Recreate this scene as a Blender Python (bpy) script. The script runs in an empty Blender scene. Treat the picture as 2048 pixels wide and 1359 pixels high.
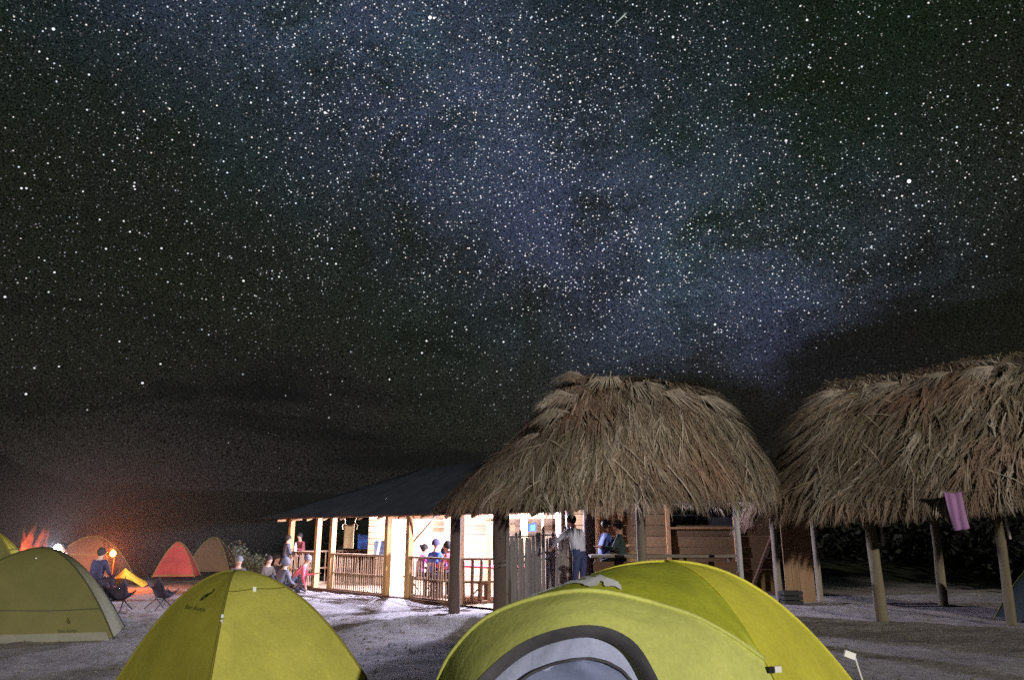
import bpy, bmesh, math, random
import numpy as np
from mathutils import Vector, Matrix, noise

random.seed(7)
rng = np.random.default_rng(11)
R = math.radians
scene = bpy.context.scene
col = scene.collection

# ------------------------------------------------------------------ camera
PITCH, CAMZ, FPX = R(14.7), 1.6, 1450.0
cam_d = bpy.data.cameras.new('camera')
cam_d.sensor_width = 36.0
cam_d.lens = FPX / 2048 * 36.0
cam_d.clip_start, cam_d.clip_end = 0.05, 9000
cam = bpy.data.objects.new('camera', cam_d)
col.objects.link(cam)
cam.location = (0, 0, CAMZ)
cam.rotation_euler = (R(90) + PITCH, 0, 0)
scene.camera = cam

# ------------------------------------------------------------------ sun (low night-time key light from behind right)
SUN_ELEV, SUN_AZ = R(11), R(160)          # azimuth clockwise from +Y: behind the camera, to the right
sun_to = Vector((math.sin(SUN_AZ) * math.cos(SUN_ELEV), math.cos(SUN_AZ) * math.cos(SUN_ELEV), math.sin(SUN_ELEV)))
sun_d = bpy.data.lights.new('moon_key', 'SUN')
sun_d.energy, sun_d.angle, sun_d.color = 2.5, R(0.8), (1.0, 0.94, 0.84)
sun = bpy.data.objects.new('moon_key', sun_d)
col.objects.link(sun)
sun.rotation_euler = (-sun_to).to_track_quat('-Z', 'Y').to_euler()
sun.location = sun_to * 60

scene.view_settings.view_transform = 'Standard'
scene.view_settings.look = 'None'
scene.view_settings.exposure = 0.0
scene.view_settings.gamma = 1.0
scene.view_settings.use_curve_mapping = False
scene.cycles.use_denoising = False
scene.cycles.max_bounces = 6
scene.cycles.volume_bounces = 0
scene.cycles.sample_clamp_indirect = 3.0
scene.cycles.caustics_reflective = False
scene.cycles.caustics_refractive = False


def pix_dir(px, py):
    dx, dv = (px - 1024) / FPX, (679.5 - py) / FPX
    c, s = math.cos(PITCH), math.sin(PITCH)
    return Vector((dx, c - dv * s, s + dv * c)).normalized()


def at(px, py, Y):
    """world point on the sight line of a photo pixel at depth Y (used to read sizes off the photo)"""
    d = pix_dir(px, py)
    return Vector((0, 0, CAMZ)) + d * (Y / d.y)


def xat(px, Y, z=1.0):
    dep = Y * math.cos(PITCH) + (z - CAMZ) * math.sin(PITCH)
    return (px - 1024) / FPX * dep


# ------------------------------------------------------------------ node helpers
def new_mat(name):
    m = bpy.data.materials.new(name)
    m.use_nodes = True
    nt = m.node_tree
    for n in list(nt.nodes):
        nt.nodes.remove(n)
    out = nt.nodes.new('ShaderNodeOutputMaterial')
    return m, nt, out


def N(nt, kind, **kw):
    n = nt.nodes.new(kind)
    for k, v in kw.items():
        if k in ('inputs',):
            for i, x in v.items():
                n.inputs[i].default_value = x
        else:
            setattr(n, k, v)
    return n


def math_n(nt, op, a, b=None, clamp=False):
    n = nt.nodes.new('ShaderNodeMath')
    n.operation = op
    n.use_clamp = clamp
    for i, v in enumerate((a, b)):
        if v is None:
            continue
        if isinstance(v, (int, float)):
            n.inputs[i].default_value = v
        else:
            nt.links.new(v, n.inputs[i])
    return n.outputs[0]


def mixrgb(nt, mode, fac, a, b):
    n = nt.nodes.new('ShaderNodeMix')
    n.data_type = 'RGBA'
    n.blend_type = mode
    n.clamp_result = False
    for sock, v in ((n.inputs[0], fac), (n.inputs[6], a), (n.inputs[7], b)):
        if isinstance(v, (int, float)):
            sock.default_value = v
        elif isinstance(v, (tuple, list)):
            sock.default_value = (*v[:3], 1.0)
        else:
            nt.links.new(v, sock)
    return n.outputs[2]


def ramp(nt, fac, stops):
    n = nt.nodes.new('ShaderNodeValToRGB')
    el = n.color_ramp.elements
    el[0].position, el[1].position = stops[0][0], stops[-1][0]
    el[0].color = (*stops[0][1], 1)
    el[1].color = (*stops[-1][1], 1)
    for p, c in stops[1:-1]:
        e = el.new(p)
        e.color = (*c, 1)
    nt.links.new(fac, n.inputs[0])
    return n.outputs[0]


def noise_n(nt, vec, scale, detail=4, rough=0.55, dist=0.0):
    n = nt.nodes.new('ShaderNodeTexNoise')
    n.inputs['Scale'].default_value = scale
    n.inputs['Detail'].default_value = detail
    n.inputs['Roughness'].default_value = rough
    n.inputs['Distortion'].default_value = dist
    if vec is not None:
        nt.links.new(vec, n.inputs['Vector'])
    return n


def mapping(nt, vec, scale=(1, 1, 1), loc=(0, 0, 0)):
    n = nt.nodes.new('ShaderNodeMapping')
    n.inputs['Scale'].default_value = scale
    n.inputs['Location'].default_value = loc
    nt.links.new(vec, n.inputs['Vector'])
    return n.outputs[0]


# ------------------------------------------------------------------ world: night sky
MW_A, MW_B = pix_dir(690, -40), pix_dir(1430, 640)
MW_N = MW_A.cross(MW_B).normalized()
CB_N = pix_dir(1290, 790).cross(pix_dir(2048, 500)).normalized()
if CB_N.z < 0:
    CB_N = -CB_N
world = bpy.data.worlds.new('World')
scene.world = world
world.use_nodes = True
wt = world.node_tree
for n in list(wt.nodes):
    wt.nodes.remove(n)
w_out = wt.nodes.new('ShaderNodeOutputWorld')
tc = wt.nodes.new('ShaderNodeTexCoord')
DIR = tc.outputs['Generated']
sep = wt.nodes.new('ShaderNodeSeparateXYZ')
wt.links.new(DIR, sep.inputs[0])
elev = sep.outputs[2]
base = ramp(wt, elev, [(0.0, (.0170, .0160, .0155)), (0.10, (.0165, .0155, .0128)), (0.3, (.0122, .0140, .0084)),
                       (0.6, (.0082, .0128, .0072)), (1.0, (.0068, .0108, .0066))])
dot = wt.nodes.new('ShaderNodeVectorMath')
dot.operation = 'DOT_PRODUCT'
wt.links.new(DIR, dot.inputs[0])
dot.inputs[1].default_value = MW_N
b2 = math_n(wt, 'MULTIPLY', dot.outputs['Value'], dot.outputs['Value'])
band = math_n(wt, 'EXPONENT', math_n(wt, 'MULTIPLY', b2, -1 / (2 * 0.14 ** 2)))
mwn = noise_n(wt, DIR, 7.0, 8, 0.68, 0.5)
mwf = math_n(wt, 'MULTIPLY', band, math_n(wt, 'SUBTRACT', math_n(wt, 'MULTIPLY', mwn.outputs[0], 4.2), 1.25, clamp=True))
mwf = math_n(wt, 'MULTIPLY', mwf, math_n(wt, 'MULTIPLY', math_n(wt, 'SUBTRACT', elev, 0.10), 5.0, clamp=True))
mwc = mixrgb(wt, 'MIX', mwn.outputs[1], (.020, .040, .082), (.036, .038, .074))
sky1 = mixrgb(wt, 'ADD', mwf, base, mwc)
# faint unresolved star dust
vor = wt.nodes.new('ShaderNodeTexVoronoi')
vor.inputs['Scale'].default_value = 270
wt.links.new(DIR, vor.inputs['Vector'])
dot_st = math_n(wt, 'SUBTRACT', 1.0, math_n(wt, 'MULTIPLY', vor.outputs['Distance'], 3.6), clamp=True)
sepc = wt.nodes.new('ShaderNodeSeparateColor')
wt.links.new(vor.outputs['Color'], sepc.inputs[0])
bright = math_n(wt, 'POWER', sepc.outputs[0], 5.0)
dust = math_n(wt, 'MULTIPLY', math_n(wt, 'MULTIPLY', dot_st, bright), math_n(wt, 'ADD', math_n(wt, 'MULTIPLY', band, 1.9), 0.5))
dust = math_n(wt, 'MULTIPLY', dust, math_n(wt, 'MULTIPLY', math_n(wt, 'SUBTRACT', elev, 0.06), 4.0, clamp=True))
sky2 = mixrgb(wt, 'ADD', dust, sky1, (1.0, 1.0, 1.08))
grain = noise_n(wt, DIR, 560, 1, 0.9)
gr = math_n(wt, 'ADD', math_n(wt, 'MULTIPLY', grain.outputs[0], 5.0), -1.5, clamp=False)
gr = math_n(wt, 'MAXIMUM', gr, 0.12)
sky2 = mixrgb(wt, 'MULTIPLY', 1.0, sky2, gr)
grain2 = noise_n(wt, DIR, 420, 2, 0.8)
sky2 = mixrgb(wt, 'OVERLAY', 0.35, sky2, grain2.outputs[1])
# dark drifting cloud low over the horizon
cl_v = mapping(wt, DIR, (2.2, 2.2, 9.0), (0.35, 0.0, 0.1))
cln = noise_n(wt, cl_v, 1.6, 5, 0.55, 0.4)
clm = math_n(wt, 'MULTIPLY', math_n(wt, 'SUBTRACT', cln.outputs[0], 0.49), 6.5, clamp=True)
lowm = math_n(wt, 'SUBTRACT', 1.0, math_n(wt, 'MULTIPLY', math_n(wt, 'SUBTRACT', elev, 0.20), 5.0, clamp=True), clamp=True)
clf = math_n(wt, 'MULTIPLY', math_n(wt, 'MULTIPLY', clm, lowm), 0.72)
sky3 = mixrgb(wt, 'MIX', clf, sky2, (.0050, .0053, .0052))
# tall cloud bank climbing to the right, behind the huts
dotc = wt.nodes.new('ShaderNodeVectorMath')
dotc.operation = 'DOT_PRODUCT'
wt.links.new(DIR, dotc.inputs[0])
dotc.inputs[1].default_value = CB_N
cbn = noise_n(wt, mapping(wt, DIR, (2.5, 2.5, 5.0)), 2.2, 5, 0.55, 0.5)
cbf = math_n(wt, 'ADD', dotc.outputs['Value'], math_n(wt, 'MULTIPLY', math_n(wt, 'SUBTRACT', cbn.outputs[0], 0.5), 0.30))
cbm = wt.nodes.new('ShaderNodeMapRange')
cbm.interpolation_type = 'SMOOTHSTEP'
cbm.inputs[1].default_value, cbm.inputs[2].default_value = 0.055, -0.045
wt.links.new(cbf, cbm.inputs[0])
cbx = math_n(wt, 'MULTIPLY', math_n(wt, 'SUBTRACT', sep.outputs[0], 0.0), 5.0, clamp=True)
cbc = mixrgb(wt, 'MIX', cbn.outputs[0], (.0052, .0062, .0048), (.0115, .0095, .0062))
sky3 = mixrgb(wt, 'MIX', math_n(wt, 'MULTIPLY', math_n(wt, 'MULTIPLY', cbm.outputs[0], cbx), .92), sky3, mixrgb(wt, 'MULTIPLY', .8, cbc, gr))
tint = noise_n(wt, DIR, 3.2, 2, 0.5)
sky3 = mixrgb(wt, 'MULTIPLY', 0.3, sky3, ramp(wt, tint.outputs[0], [(.36, (.70, 1.15, .62)), (.5, (1.05, 1.02, .95)), (.64, (1.12, .92, 1.35))]))
bg = wt.nodes.new('ShaderNodeBackground')
wt.links.new(sky3, bg.inputs[0])
bg.inputs[1].default_value = 1.0
nish = wt.nodes.new('ShaderNodeTexSky')
nish.sky_type = 'NISHITA'
nish.sun_disc = False
nish.sun_elevation = SUN_ELEV
nish.sun_rotation = SUN_AZ
bg2 = wt.nodes.new('ShaderNodeBackground')
wt.links.new(nish.outputs[0], bg2.inputs[0])
bg2.inputs[1].default_value = 0.0001
addw = wt.nodes.new('ShaderNodeAddShader')
wt.links.new(bg.outputs[0], addw.inputs[0])
wt.links.new(bg2.outputs[0], addw.inputs[1])
wt.links.new(addw.outputs[0], w_out.inputs[0])


# ------------------------------------------------------------------ materials
def principled(name, color, rough=0.85, var=0.25, scale=8.0, bump=0.0, bscale=60, stretch=(1, 1, 1), spec=0.3, metal=0.0,
               per_object=0.0, coord='Object', trans=0.0, bdist=0.01):
    m, nt, out = new_mat(name)
    t = N(nt, 'ShaderNodeTexCoord')
    v = mapping(nt, t.outputs[coord], stretch)
    if per_object:
        oi = N(nt, 'ShaderNodeObjectInfo')
        addv = N(nt, 'ShaderNodeVectorMath', operation='ADD')
        sc = N(nt, 'ShaderNodeVectorMath', operation='SCALE')
        sc.inputs[0].default_value = (13.1, 7.7, 5.3)
        nt.links.new(oi.outputs['Random'], sc.inputs['Scale'])
        nt.links.new(v, addv.inputs[0])
        nt.links.new(sc.outputs[0], addv.inputs[1])
        v = addv.outputs[0]
    ns = noise_n(nt, v, scale, 5, 0.6)
    lo = tuple(c * (1 - var) for c in color)
    hi = tuple(min(1, c * (1 + var)) for c in color)
    c = ramp(nt, ns.outputs[0], [(0.3, lo), (0.7, hi)])
    if per_object:
        f = math_n(nt, 'ADD', math_n(nt, 'MULTIPLY', oi.outputs['Random'], 2 * per_object), 1 - per_object)
        c = mixrgb(nt, 'MULTIPLY', 1.0, c, f)
    b = N(nt, 'ShaderNodeBsdfPrincipled')
    nt.links.new(c, b.inputs['Base Color'])
    b.inputs['Roughness'].default_value = rough
    b.inputs['Specular IOR Level'].default_value = spec
    b.inputs['Metallic'].default_value = metal
    if bump:
        nb = noise_n(nt, v, bscale, 4, 0.6)
        bn = N(nt, 'ShaderNodeBump')
        bn.inputs['Strength'].default_value = bump
        bn.inputs['Distance'].default_value = bdist
        nt.links.new(nb.outputs[0], bn.inputs['Height'])
        nt.links.new(bn.outputs[0], b.inputs['Normal'])
    sh = b.outputs[0]
    if trans:
        tr = N(nt, 'ShaderNodeBsdfTranslucent')
        nt.links.new(c, tr.inputs[0])
        mx = N(nt, 'ShaderNodeMixShader')
        mx.inputs[0].default_value = trans
        nt.links.new(sh, mx.inputs[1])
        nt.links.new(tr.outputs[0], mx.inputs[2])
        sh = mx.outputs[0]
    nt.links.new(sh, out.inputs[0])
    return m


def wood(name, color, var=0.35, per=0.25, rough=0.9):
    return principled(name, color, rough, var, 4.0, 0.5, 5.0, (1.0, 14.0, 14.0), 0.15, per_object=per)


def pole_wood(name, color, var=0.35, per=0.2):
    return principled(name, color, 0.9, var, 5.0, 0.6, 8.0, (16.0, 16.0, 1.5), 0.15, per_object=per)


def fabric(name, color, var=0.14, trans=0.12, rough=0.72):
    m, nt, out = new_mat(name)
    t = N(nt, 'ShaderNodeTexCoord')
    v = t.outputs['Object']
    big = noise_n(nt, v, 2.2, 5, .6, .4)
    fine = noise_n(nt, v, 38.0, 4, .7)
    dust = noise_n(nt, v, 6.5, 6, .72, .6)
    c = ramp(nt, big.outputs[0], [(.3, tuple(x * (1 - var) for x in color)), (.7, tuple(min(1, x * (1 + var)) for x in color))])
    c = mixrgb(nt, 'MULTIPLY', .35, c, ramp(nt, fine.outputs[0], [(.3, (.62, .62, .62)), (.7, (1.2, 1.2, 1.2))]))
    dm = math_n(nt, 'MULTIPLY', math_n(nt, 'SUBTRACT', dust.outputs[0], .55, clamp=True), 1.6, clamp=True)
    c = mixrgb(nt, 'MIX', dm, c, tuple(.55 * x + .07 for x in color))
    b = N(nt, 'ShaderNodeBsdfPrincipled')
    nt.links.new(c, b.inputs['Base Color'])
    b.inputs['Roughness'].default_value = rough
    b.inputs['Specular IOR Level'].default_value = .3
    cr = noise_n(nt, mapping(nt, v, (1.6, 1.6, 5.0)), 2.4, 3, .55, 1.6)
    rid = math_n(nt, 'ABSOLUTE', math_n(nt, 'SUBTRACT', cr.outputs[0], .5))
    cr2 = noise_n(nt, mapping(nt, v, (5.0, 5.0, 1.3)), 1.8, 3, .6, 1.2)
    hgt = math_n(nt, 'ADD', math_n(nt, 'MULTIPLY', rid, 1.4), math_n(nt, 'ADD', cr2.outputs[0], math_n(nt, 'MULTIPLY', fine.outputs[0], .06)))
    bn = N(nt, 'ShaderNodeBump')
    bn.inputs['Strength'].default_value = .11
    bn.inputs['Distance'].default_value = .045
    nt.links.new(hgt, bn.inputs['Height'])
    nt.links.new(bn.outputs[0], b.inputs['Normal'])
    tr = N(nt, 'ShaderNodeBsdfTranslucent')
    nt.links.new(c, tr.inputs[0])
    mx = N(nt, 'ShaderNodeMixShader')
    mx.inputs[0].default_value = trans
    nt.links.new(b.outputs[0], mx.inputs[1])
    nt.links.new(tr.outputs[0], mx.inputs[2])
    nt.links.new(mx.outputs[0], out.inputs[0])
    return m


def emit(name, color, strength):
    m, nt, out = new_mat(name)
    e = N(nt, 'ShaderNodeEmission')
    e.inputs[0].default_value = (*color, 1)
    e.inputs[1].default_value = strength
    nt.links.new(e.outputs[0], out.inputs[0])
    return m


M = {}
M['plank'] = wood('plank_wood', (.125, .078, .038))
M['plank_warm'] = wood('plank_orange_wood', (.30, .165, .075))
M['plank_up'] = principled('upright_plank_wood', (.20, .125, .075), .9, .4, 3.0, .4, 5.0, (8, 8, 1.2), .15, per_object=.2)
M['plank_pale'] = wood('plank_pale_wood', (.36, .26, .165), 0.3, 0.15)
M['plank_dark'] = wood('plank_dark_wood', (.10, .055, .035))
M['rail'] = pole_wood('rail_stake_wood', (.30, .19, .12))
M['post'] = pole_wood('post_wood', (.42, .25, .11))
M['post_grey'] = pole_wood('grey_post_wood', (.17, .145, .115))
M['post_pale'] = pole_wood('pale_post_wood', (.42, .39, .40))
M['post_brown'] = pole_wood('brown_post_wood', (.125, .105, .070))
M['post_dark'] = pole_wood('dark_post_wood', (.085, .062, .055), .5)  # wood coloured darker so the posts look backlit
M['stake'] = pole_wood('grey_stake_wood', (.155, .14, .14))
M['metal'] = principled('corrugated_metal', (.026, .031, .042), 0.6, 0.3, 2.0, 0, metal=0.25)
M['towel'] = principled('towel_beige', (.62, .50, .28), 0.95, 0.12, 3, 0.5, 30)
M['blue'] = principled('blue_tarp', (.04, .12, .42), 0.7, 0.2, 3, 0.3, 12)
M['paleblue'] = principled('pale_blue_cloth', (.35, .45, .68), 0.9, 0.2, 3, 0.3, 12)
M['pink'] = principled('mauve_towel', (.27, .14, .28), 0.95, 0.12, 3, 0.5, 40)
M['red_cloth'] = principled('red_cloth', (.55, .07, .10), 0.9, 0.2, 4, 0.3, 12)
M['dark'] = principled('dark_cloth', (.035, .028, .045), 0.9, 0.25, 6)
M['chair'] = principled('chair_sling', (.045, .032, .050), 0.85, 0.2, 6, 0.3, 20)
M['black_metal'] = principled('black_metal', (.02, .02, .022), 0.45, 0.2, 6, metal=0.3)
M['crate'] = principled('dark_crate', (.018, .018, .018), 0.8, 0.3, 6)
M['white'] = principled('white_plastic', (.80, .80, .82), 0.5, 0.05, 6)
M['ink'] = principled('dark_print', (.022, .024, .006), 0.8, 0.1, 6)
M['emblem'] = principled('pale_emblem', (.90, .90, .94), 0.8, 0.06, 6)
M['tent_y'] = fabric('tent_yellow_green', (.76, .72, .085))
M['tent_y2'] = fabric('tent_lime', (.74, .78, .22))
M['tent_o'] = fabric('tent_olive', (.52, .56, .050))  # darker copy of the yellow-green fabric, panel shade put into the colour
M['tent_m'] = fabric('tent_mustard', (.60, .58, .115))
M['tent_md'] = fabric('tent_mustard_olive', (.34, .32, .040))  # same mustard fabric, darkened for the panels turned from the light
M['tent_g'] = fabric('tent_grey_green', (.155, .145, .048))
M['tent_gd'] = fabric('tent_dark_trim', (.06, .06, .03))
M['tent_skirt'] = fabric('tent_skirt_grey', (.24, .235, .19))  # paler tone for light spilling on the tent's bottom edge
M['tent_red'] = fabric('tent_red', (.52, .06, .05))
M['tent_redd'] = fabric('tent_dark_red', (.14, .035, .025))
M['tent_brown'] = fabric('tent_brown', (.15, .080, .036))
M['tent_teal'] = fabric('tent_teal', (.004, .013, .012))
M['tent_beige'] = fabric('tent_beige', (.50, .40, .22))
M['inner'] = fabric('inner_tent_lavender', (.50, .54, .80), 0.08)
M['inner_mesh'] = fabric('inner_tent_mesh', (.26, .30, .50), 0.15)
M['zip'] = principled('door_trim_charcoal', (.085, .082, .095), 0.85, 0.35, 6, 0.4, 20)
M['seam'] = principled('seam_tape', (.20, .18, .03), 0.8, 0.15, 6)
M['skin'] = principled('skin', (.42, .24, .17), 0.6, 0.12, 10)
M['hair'] = principled('hair', (.022, .015, .012), 0.7, 0.3, 30)
M['shoe'] = principled('shoe', (.03, .028, .03), 0.8, 0.2, 10)
M['led'] = emit('led_white', (0.93, 0.95, 1.0), 60.0)
M['head_led'] = emit('headlamp_white', (0.92, 0.95, 1.0), 55.0)
M['orange_led'] = emit('orange_glow', (1.0, 0.33, 0.03), 40.0)


def cloth_mat(name, c):
    if name not in M:
        M[name] = principled(name, c, 0.9, 0.18, 8, 0.4, 16)
    return M[name]


def attr_mat(name, base_rough=0.95, trans=0.0, spec=0.1):
    m, nt, out = new_mat(name)
    a = N(nt, 'ShaderNodeVertexColor', layer_name='Col')
    b = N(nt, 'ShaderNodeBsdfPrincipled')
    nt.links.new(a.outputs[0], b.inputs['Base Color'])
    b.inputs['Roughness'].default_value = base_rough
    b.inputs['Specular IOR Level'].default_value = spec
    sh = b.outputs[0]
    if trans:
        tr = N(nt, 'ShaderNodeBsdfTranslucent')
        nt.links.new(a.outputs[0], tr.inputs[0])
        mx = N(nt, 'ShaderNodeMixShader')
        mx.inputs[0].default_value = trans
        nt.links.new(sh, mx.inputs[1])
        nt.links.new(tr.outputs[0], mx.inputs[2])
        sh = mx.outputs[0]
    nt.links.new(sh, out.inputs[0])
    return m


M['thatch'] = attr_mat('thatch_straw', trans=0.1)
M['leaf'] = attr_mat('leaf', 0.7, 0.2, 0.3)
M['thatch_under'] = principled('thatch_underlay', (.060, .048, .034), 1.0, 0.4, 14, 0.8, 20, (1, 1, 1))
M['frond'] = principled('palm_frond_dry', (.40, .34, .275), 0.95, 0.3, 9, per_object=0.25)


# ------------------------------------------------------------------ object helpers
def tag(o, label=None, cat=None, group=None, kind=None):
    if label:
        o['label'] = label
    if cat:
        o['category'] = cat
    if group:
        o['group'] = group
    if kind:
        o['kind'] = kind
    return o


def link(o, parent=None):
    col.objects.link(o)
    if parent is not None:
        o.parent = parent
    return o


def empty(name, loc=(0, 0, 0), rz=0.0):
    o = bpy.data.objects.new(name, None)
    o.empty_display_size = 0.2
    o.location = loc
    o.rotation_euler = (0, 0, rz)
    return link(o)


class MB:
    def __init__(s):
        s.v, s.f = [], []

    def add(s, verts, faces):
        o = len(s.v)
        s.v += [tuple(v) for v in verts]
        s.f += [tuple(i + o for i in f) for f in faces]

    def box(s, c, size, rot=None):
        c = Vector(c)
        hx, hy, hz = size[0] / 2, size[1] / 2, size[2] / 2
        vs = [Vector((x, y, z)) for x in (-hx, hx) for y in (-hy, hy) for z in (-hz, hz)]
        if rot is not None:
            vs = [rot @ v for v in vs]
        s.add([c + v for v in vs], [(0, 1, 3, 2), (4, 6, 7, 5), (0, 4, 5, 1), (2, 3, 7, 6), (0, 2, 6, 4), (1, 5, 7, 3)])

    def tube(s, pts, rad, n=8, cap=True):
        pts = [Vector(p) for p in pts]
        rads = rad if isinstance(rad, (list, tuple)) else [rad] * len(pts)
        base = len(s.v)
        prev = None
        for i, p in enumerate(pts):
            t = (pts[min(i + 1, len(pts) - 1)] - pts[max(i - 1, 0)]).normalized()
            if prev is None:
                ref = Vector((0, 0, 1)) if abs(t.z) < 0.9 else Vector((1, 0, 0))
                u = t.cross(ref).normalized()
            else:
                u = (prev - t * prev.dot(t)).normalized()
            prev = u
            w = t.cross(u)
            for k in range(n):
                a = 2 * math.pi * k / n
                s.v.append(tuple(p + (u * math.cos(a) + w * math.sin(a)) * rads[i]))
        for i in range(len(pts) - 1):
            for k in range(n):
                a, b = base + i * n + k, base + i * n + (k + 1) % n
                s.f.append((a, b, b + n, a + n))
        if cap:
            s.f.append(tuple(base + k for k in range(n))[::-1])
            e = base + (len(pts) - 1) * n
            s.f.append(tuple(e + k for k in range(n)))

    def grid(s, fn, nu, nv):
        base = len(s.v)
        for j in range(nv + 1):
            for i in range(nu + 1):
                s.v.append(tuple(fn(i / nu, j / nv)))
        for j in range(nv):
            for i in range(nu):
                a = base + j * (nu + 1) + i
                s.f.append((a, a + 1, a + nu + 2, a + nu + 1))

    def ellipsoid(s, c, r, nu=12, nv=8, v0=0.0, v1=1.0):
        c = Vector(c)
        s.grid(lambda u, v: c + Vector((r[0] * math.cos(-2 * math.pi * u) * math.sin(math.pi * (v0 + (v1 - v0) * v)),
                                         r[1] * math.sin(-2 * math.pi * u) * math.sin(math.pi * (v0 + (v1 - v0) * v)),
                                         r[2] * math.cos(math.pi * (v0 + (v1 - v0) * v)))), nu, nv)

    def build(s, name, mat, parent=None, smooth=False, loc=None, cols=None, solid=0.0):
        me = bpy.data.meshes.new(name)
        me.from_pydata(s.v, [], s.f)
        if cols is not None:
            a = me.color_attributes.new('Col', 'FLOAT_COLOR', 'POINT')
            a.data.foreach_set('color', np.asarray(cols, dtype=np.float32).ravel())
        if smooth:
            me.polygons.foreach_set('use_smooth', [True] * len(me.polygons))
        me.materials.append(mat)
        me.update()
        o = bpy.data.objects.new(name, me)
        if loc is not None:
            o.location = loc
        link(o, parent)
        if solid:
            md = o.modifiers.new('solid', 'SOLIDIFY')
            md.thickness = solid
            md.offset = -1
        return o


def unit_box(name, bev=0.03):
    bm = bmesh.new()
    bmesh.ops.create_cube(bm, size=1.0)
    me = bpy.data.meshes.new(name)
    bm.to_mesh(me)
    bm.free()
    return me


def unit_pole(name, n=9, taper=0.9, wob=0.035):
    mb = MB()
    pts = [(0, 0, z / 5 - 0.0) for z in range(6)]
    mb.tube([(wob * math.sin(7 * p[2] + len(name)), wob * math.cos(5 * p[2]), p[2]) for p in pts],
            [0.5 * (1 - (1 - taper) * p[2]) * (1 + 0.06 * math.sin(11 * p[2])) for p in pts], n)
    me = bpy.data.meshes.new(name)
    me.from_pydata(mb.v, [], mb.f)
    me.polygons.foreach_set('use_smooth', [len(p.vertices) == 4 for p in me.polygons])
    return me


_shared = {}


def shared(kind, mat):
    k = (kind, mat.name)
    if k not in _shared:
        me = unit_box('piece_' + mat.name) if kind == 'box' else unit_pole('pole_' + mat.name)
        me.materials.append(mat)
        _shared[k] = me
    return _shared[k]


def piece(name, kind, mat, parent, loc, size, rot=(0, 0, 0)):
    """a shared unit box (centred) or unit pole (standing on its base) set to a size"""
    o = bpy.data.objects.new(name, shared(kind, mat))
    o.location = loc
    o.scale = size
    o.rotation_euler = rot
    return link(o, parent)


def pole_between(name, mat, parent, a, b, dia):
    a, b = Vector(a), Vector(b)
    o = bpy.data.objects.new(name, shared('pole', mat))
    o.location = a
    o.rotation_mode = 'QUATERNION'
    o.rotation_quaternion = (b - a).to_track_quat('Z', 'Y')
    o.scale = (dia, dia, (b - a).length)
    return link(o, parent)


def beam_between(name, mat, parent, a, b, w, h):
    a, b = Vector(a), Vector(b)
    d = b - a
    o = bpy.data.objects.new(name, shared('box', mat))
    o.location = (a + b) / 2
    o.rotation_euler = (0, -math.atan2(d.z, math.hypot(d.x, d.y)), math.atan2(d.y, d.x))
    o.scale = (d.length, w, h)
    return link(o, parent)


def spline(pts, n):
    """Catmull-Rom through pts, n samples"""
    pts = [Vector(p) for p in pts]
    P = [pts[0] * 2 - pts[1]] + pts + [pts[-1] * 2 - pts[-2]]
    out = []
    for i in range(n):
        t = i / (n - 1) * (len(pts) - 1)
        k = min(int(t), len(pts) - 2)
        u = t - k
        a, b, c, d = P[k:k + 4]
        out.append(0.5 * ((2 * b) + (c - a) * u + (2 * a - 5 * b + 4 * c - d) * u * u + (3 * b - a - 3 * c + d) * u ** 3))
    return out


# ------------------------------------------------------------------ ground
def gz(x, y):
    n1 = noise.noise(Vector((x * 0.35, y * 0.35, 1.7)))
    n2 = noise.noise(Vector((x * 1.3, y * 1.3, 4.1)))
    n3 = noise.noise(Vector((x * 3.7, y * 3.7, 9.3)))
    amp = 1.0
    h = 0.045 * n1 + 0.03 * n2 + 0.014 * n3
    # a low eroded hummock between the tents and the lit shelter
    h += 0.16 * math.exp(-(((x + 1.5) / 1.5) ** 2 + ((y - 13.3) / 0.75) ** 2)) * (0.8 + 0.6 * n2)
    h += 0.10 * math.exp(-(((x + 0.2) / 1.2) ** 2 + ((y - 14.6) / 0.6) ** 2)) * (0.8 + 0.8 * n3)
    h += 0.07 * math.exp(-(((x + 5.2) / 1.1) ** 2 + ((y - 13.0) / 0.9) ** 2)) * (0.8 + 0.8 * n3)
    r = math.hypot(x, y)
    if r > 45:
        h += min(30, (r - 45) * 0.006 * (1 + n1))
    # bank of scrub climbing behind the right-hand hut
    if x > 2:
        h += 0.9 * max(0.0, min(1.0, (y - 25) / 10)) * min(1, (x - 2) / 5)
    return h




def axis(lo, hi, fine_lo, fine_hi, fine, coarse_n, p=2.2):
    a = list(np.arange(fine_lo, fine_hi + 1e-6, fine))
    left = [fine_lo - (fine_lo - lo) * (i / coarse_n) ** p for i in range(1, coarse_n + 1)][::-1]
    right = [fine_hi + (hi - fine_hi) * (i / coarse_n) ** p for i in range(1, coarse_n + 1)]
    return left + a + right


xs = axis(-4200, 4200, -13, 15, 0.12, 26, 2.6)
ys = axis(-300, 5200, 5.5, 27, 0.12, 30, 2.6)
gm = MB()
for yy in ys:
    for xx in xs:
        gm.v.append((xx, yy, gz(xx, yy)))
nx = len(xs)
for j in range(len(ys) - 1):
    for i in range(nx - 1):
        a = j * nx + i
        gm.f.append((a, a + 1, a + nx + 1, a + nx))

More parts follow.
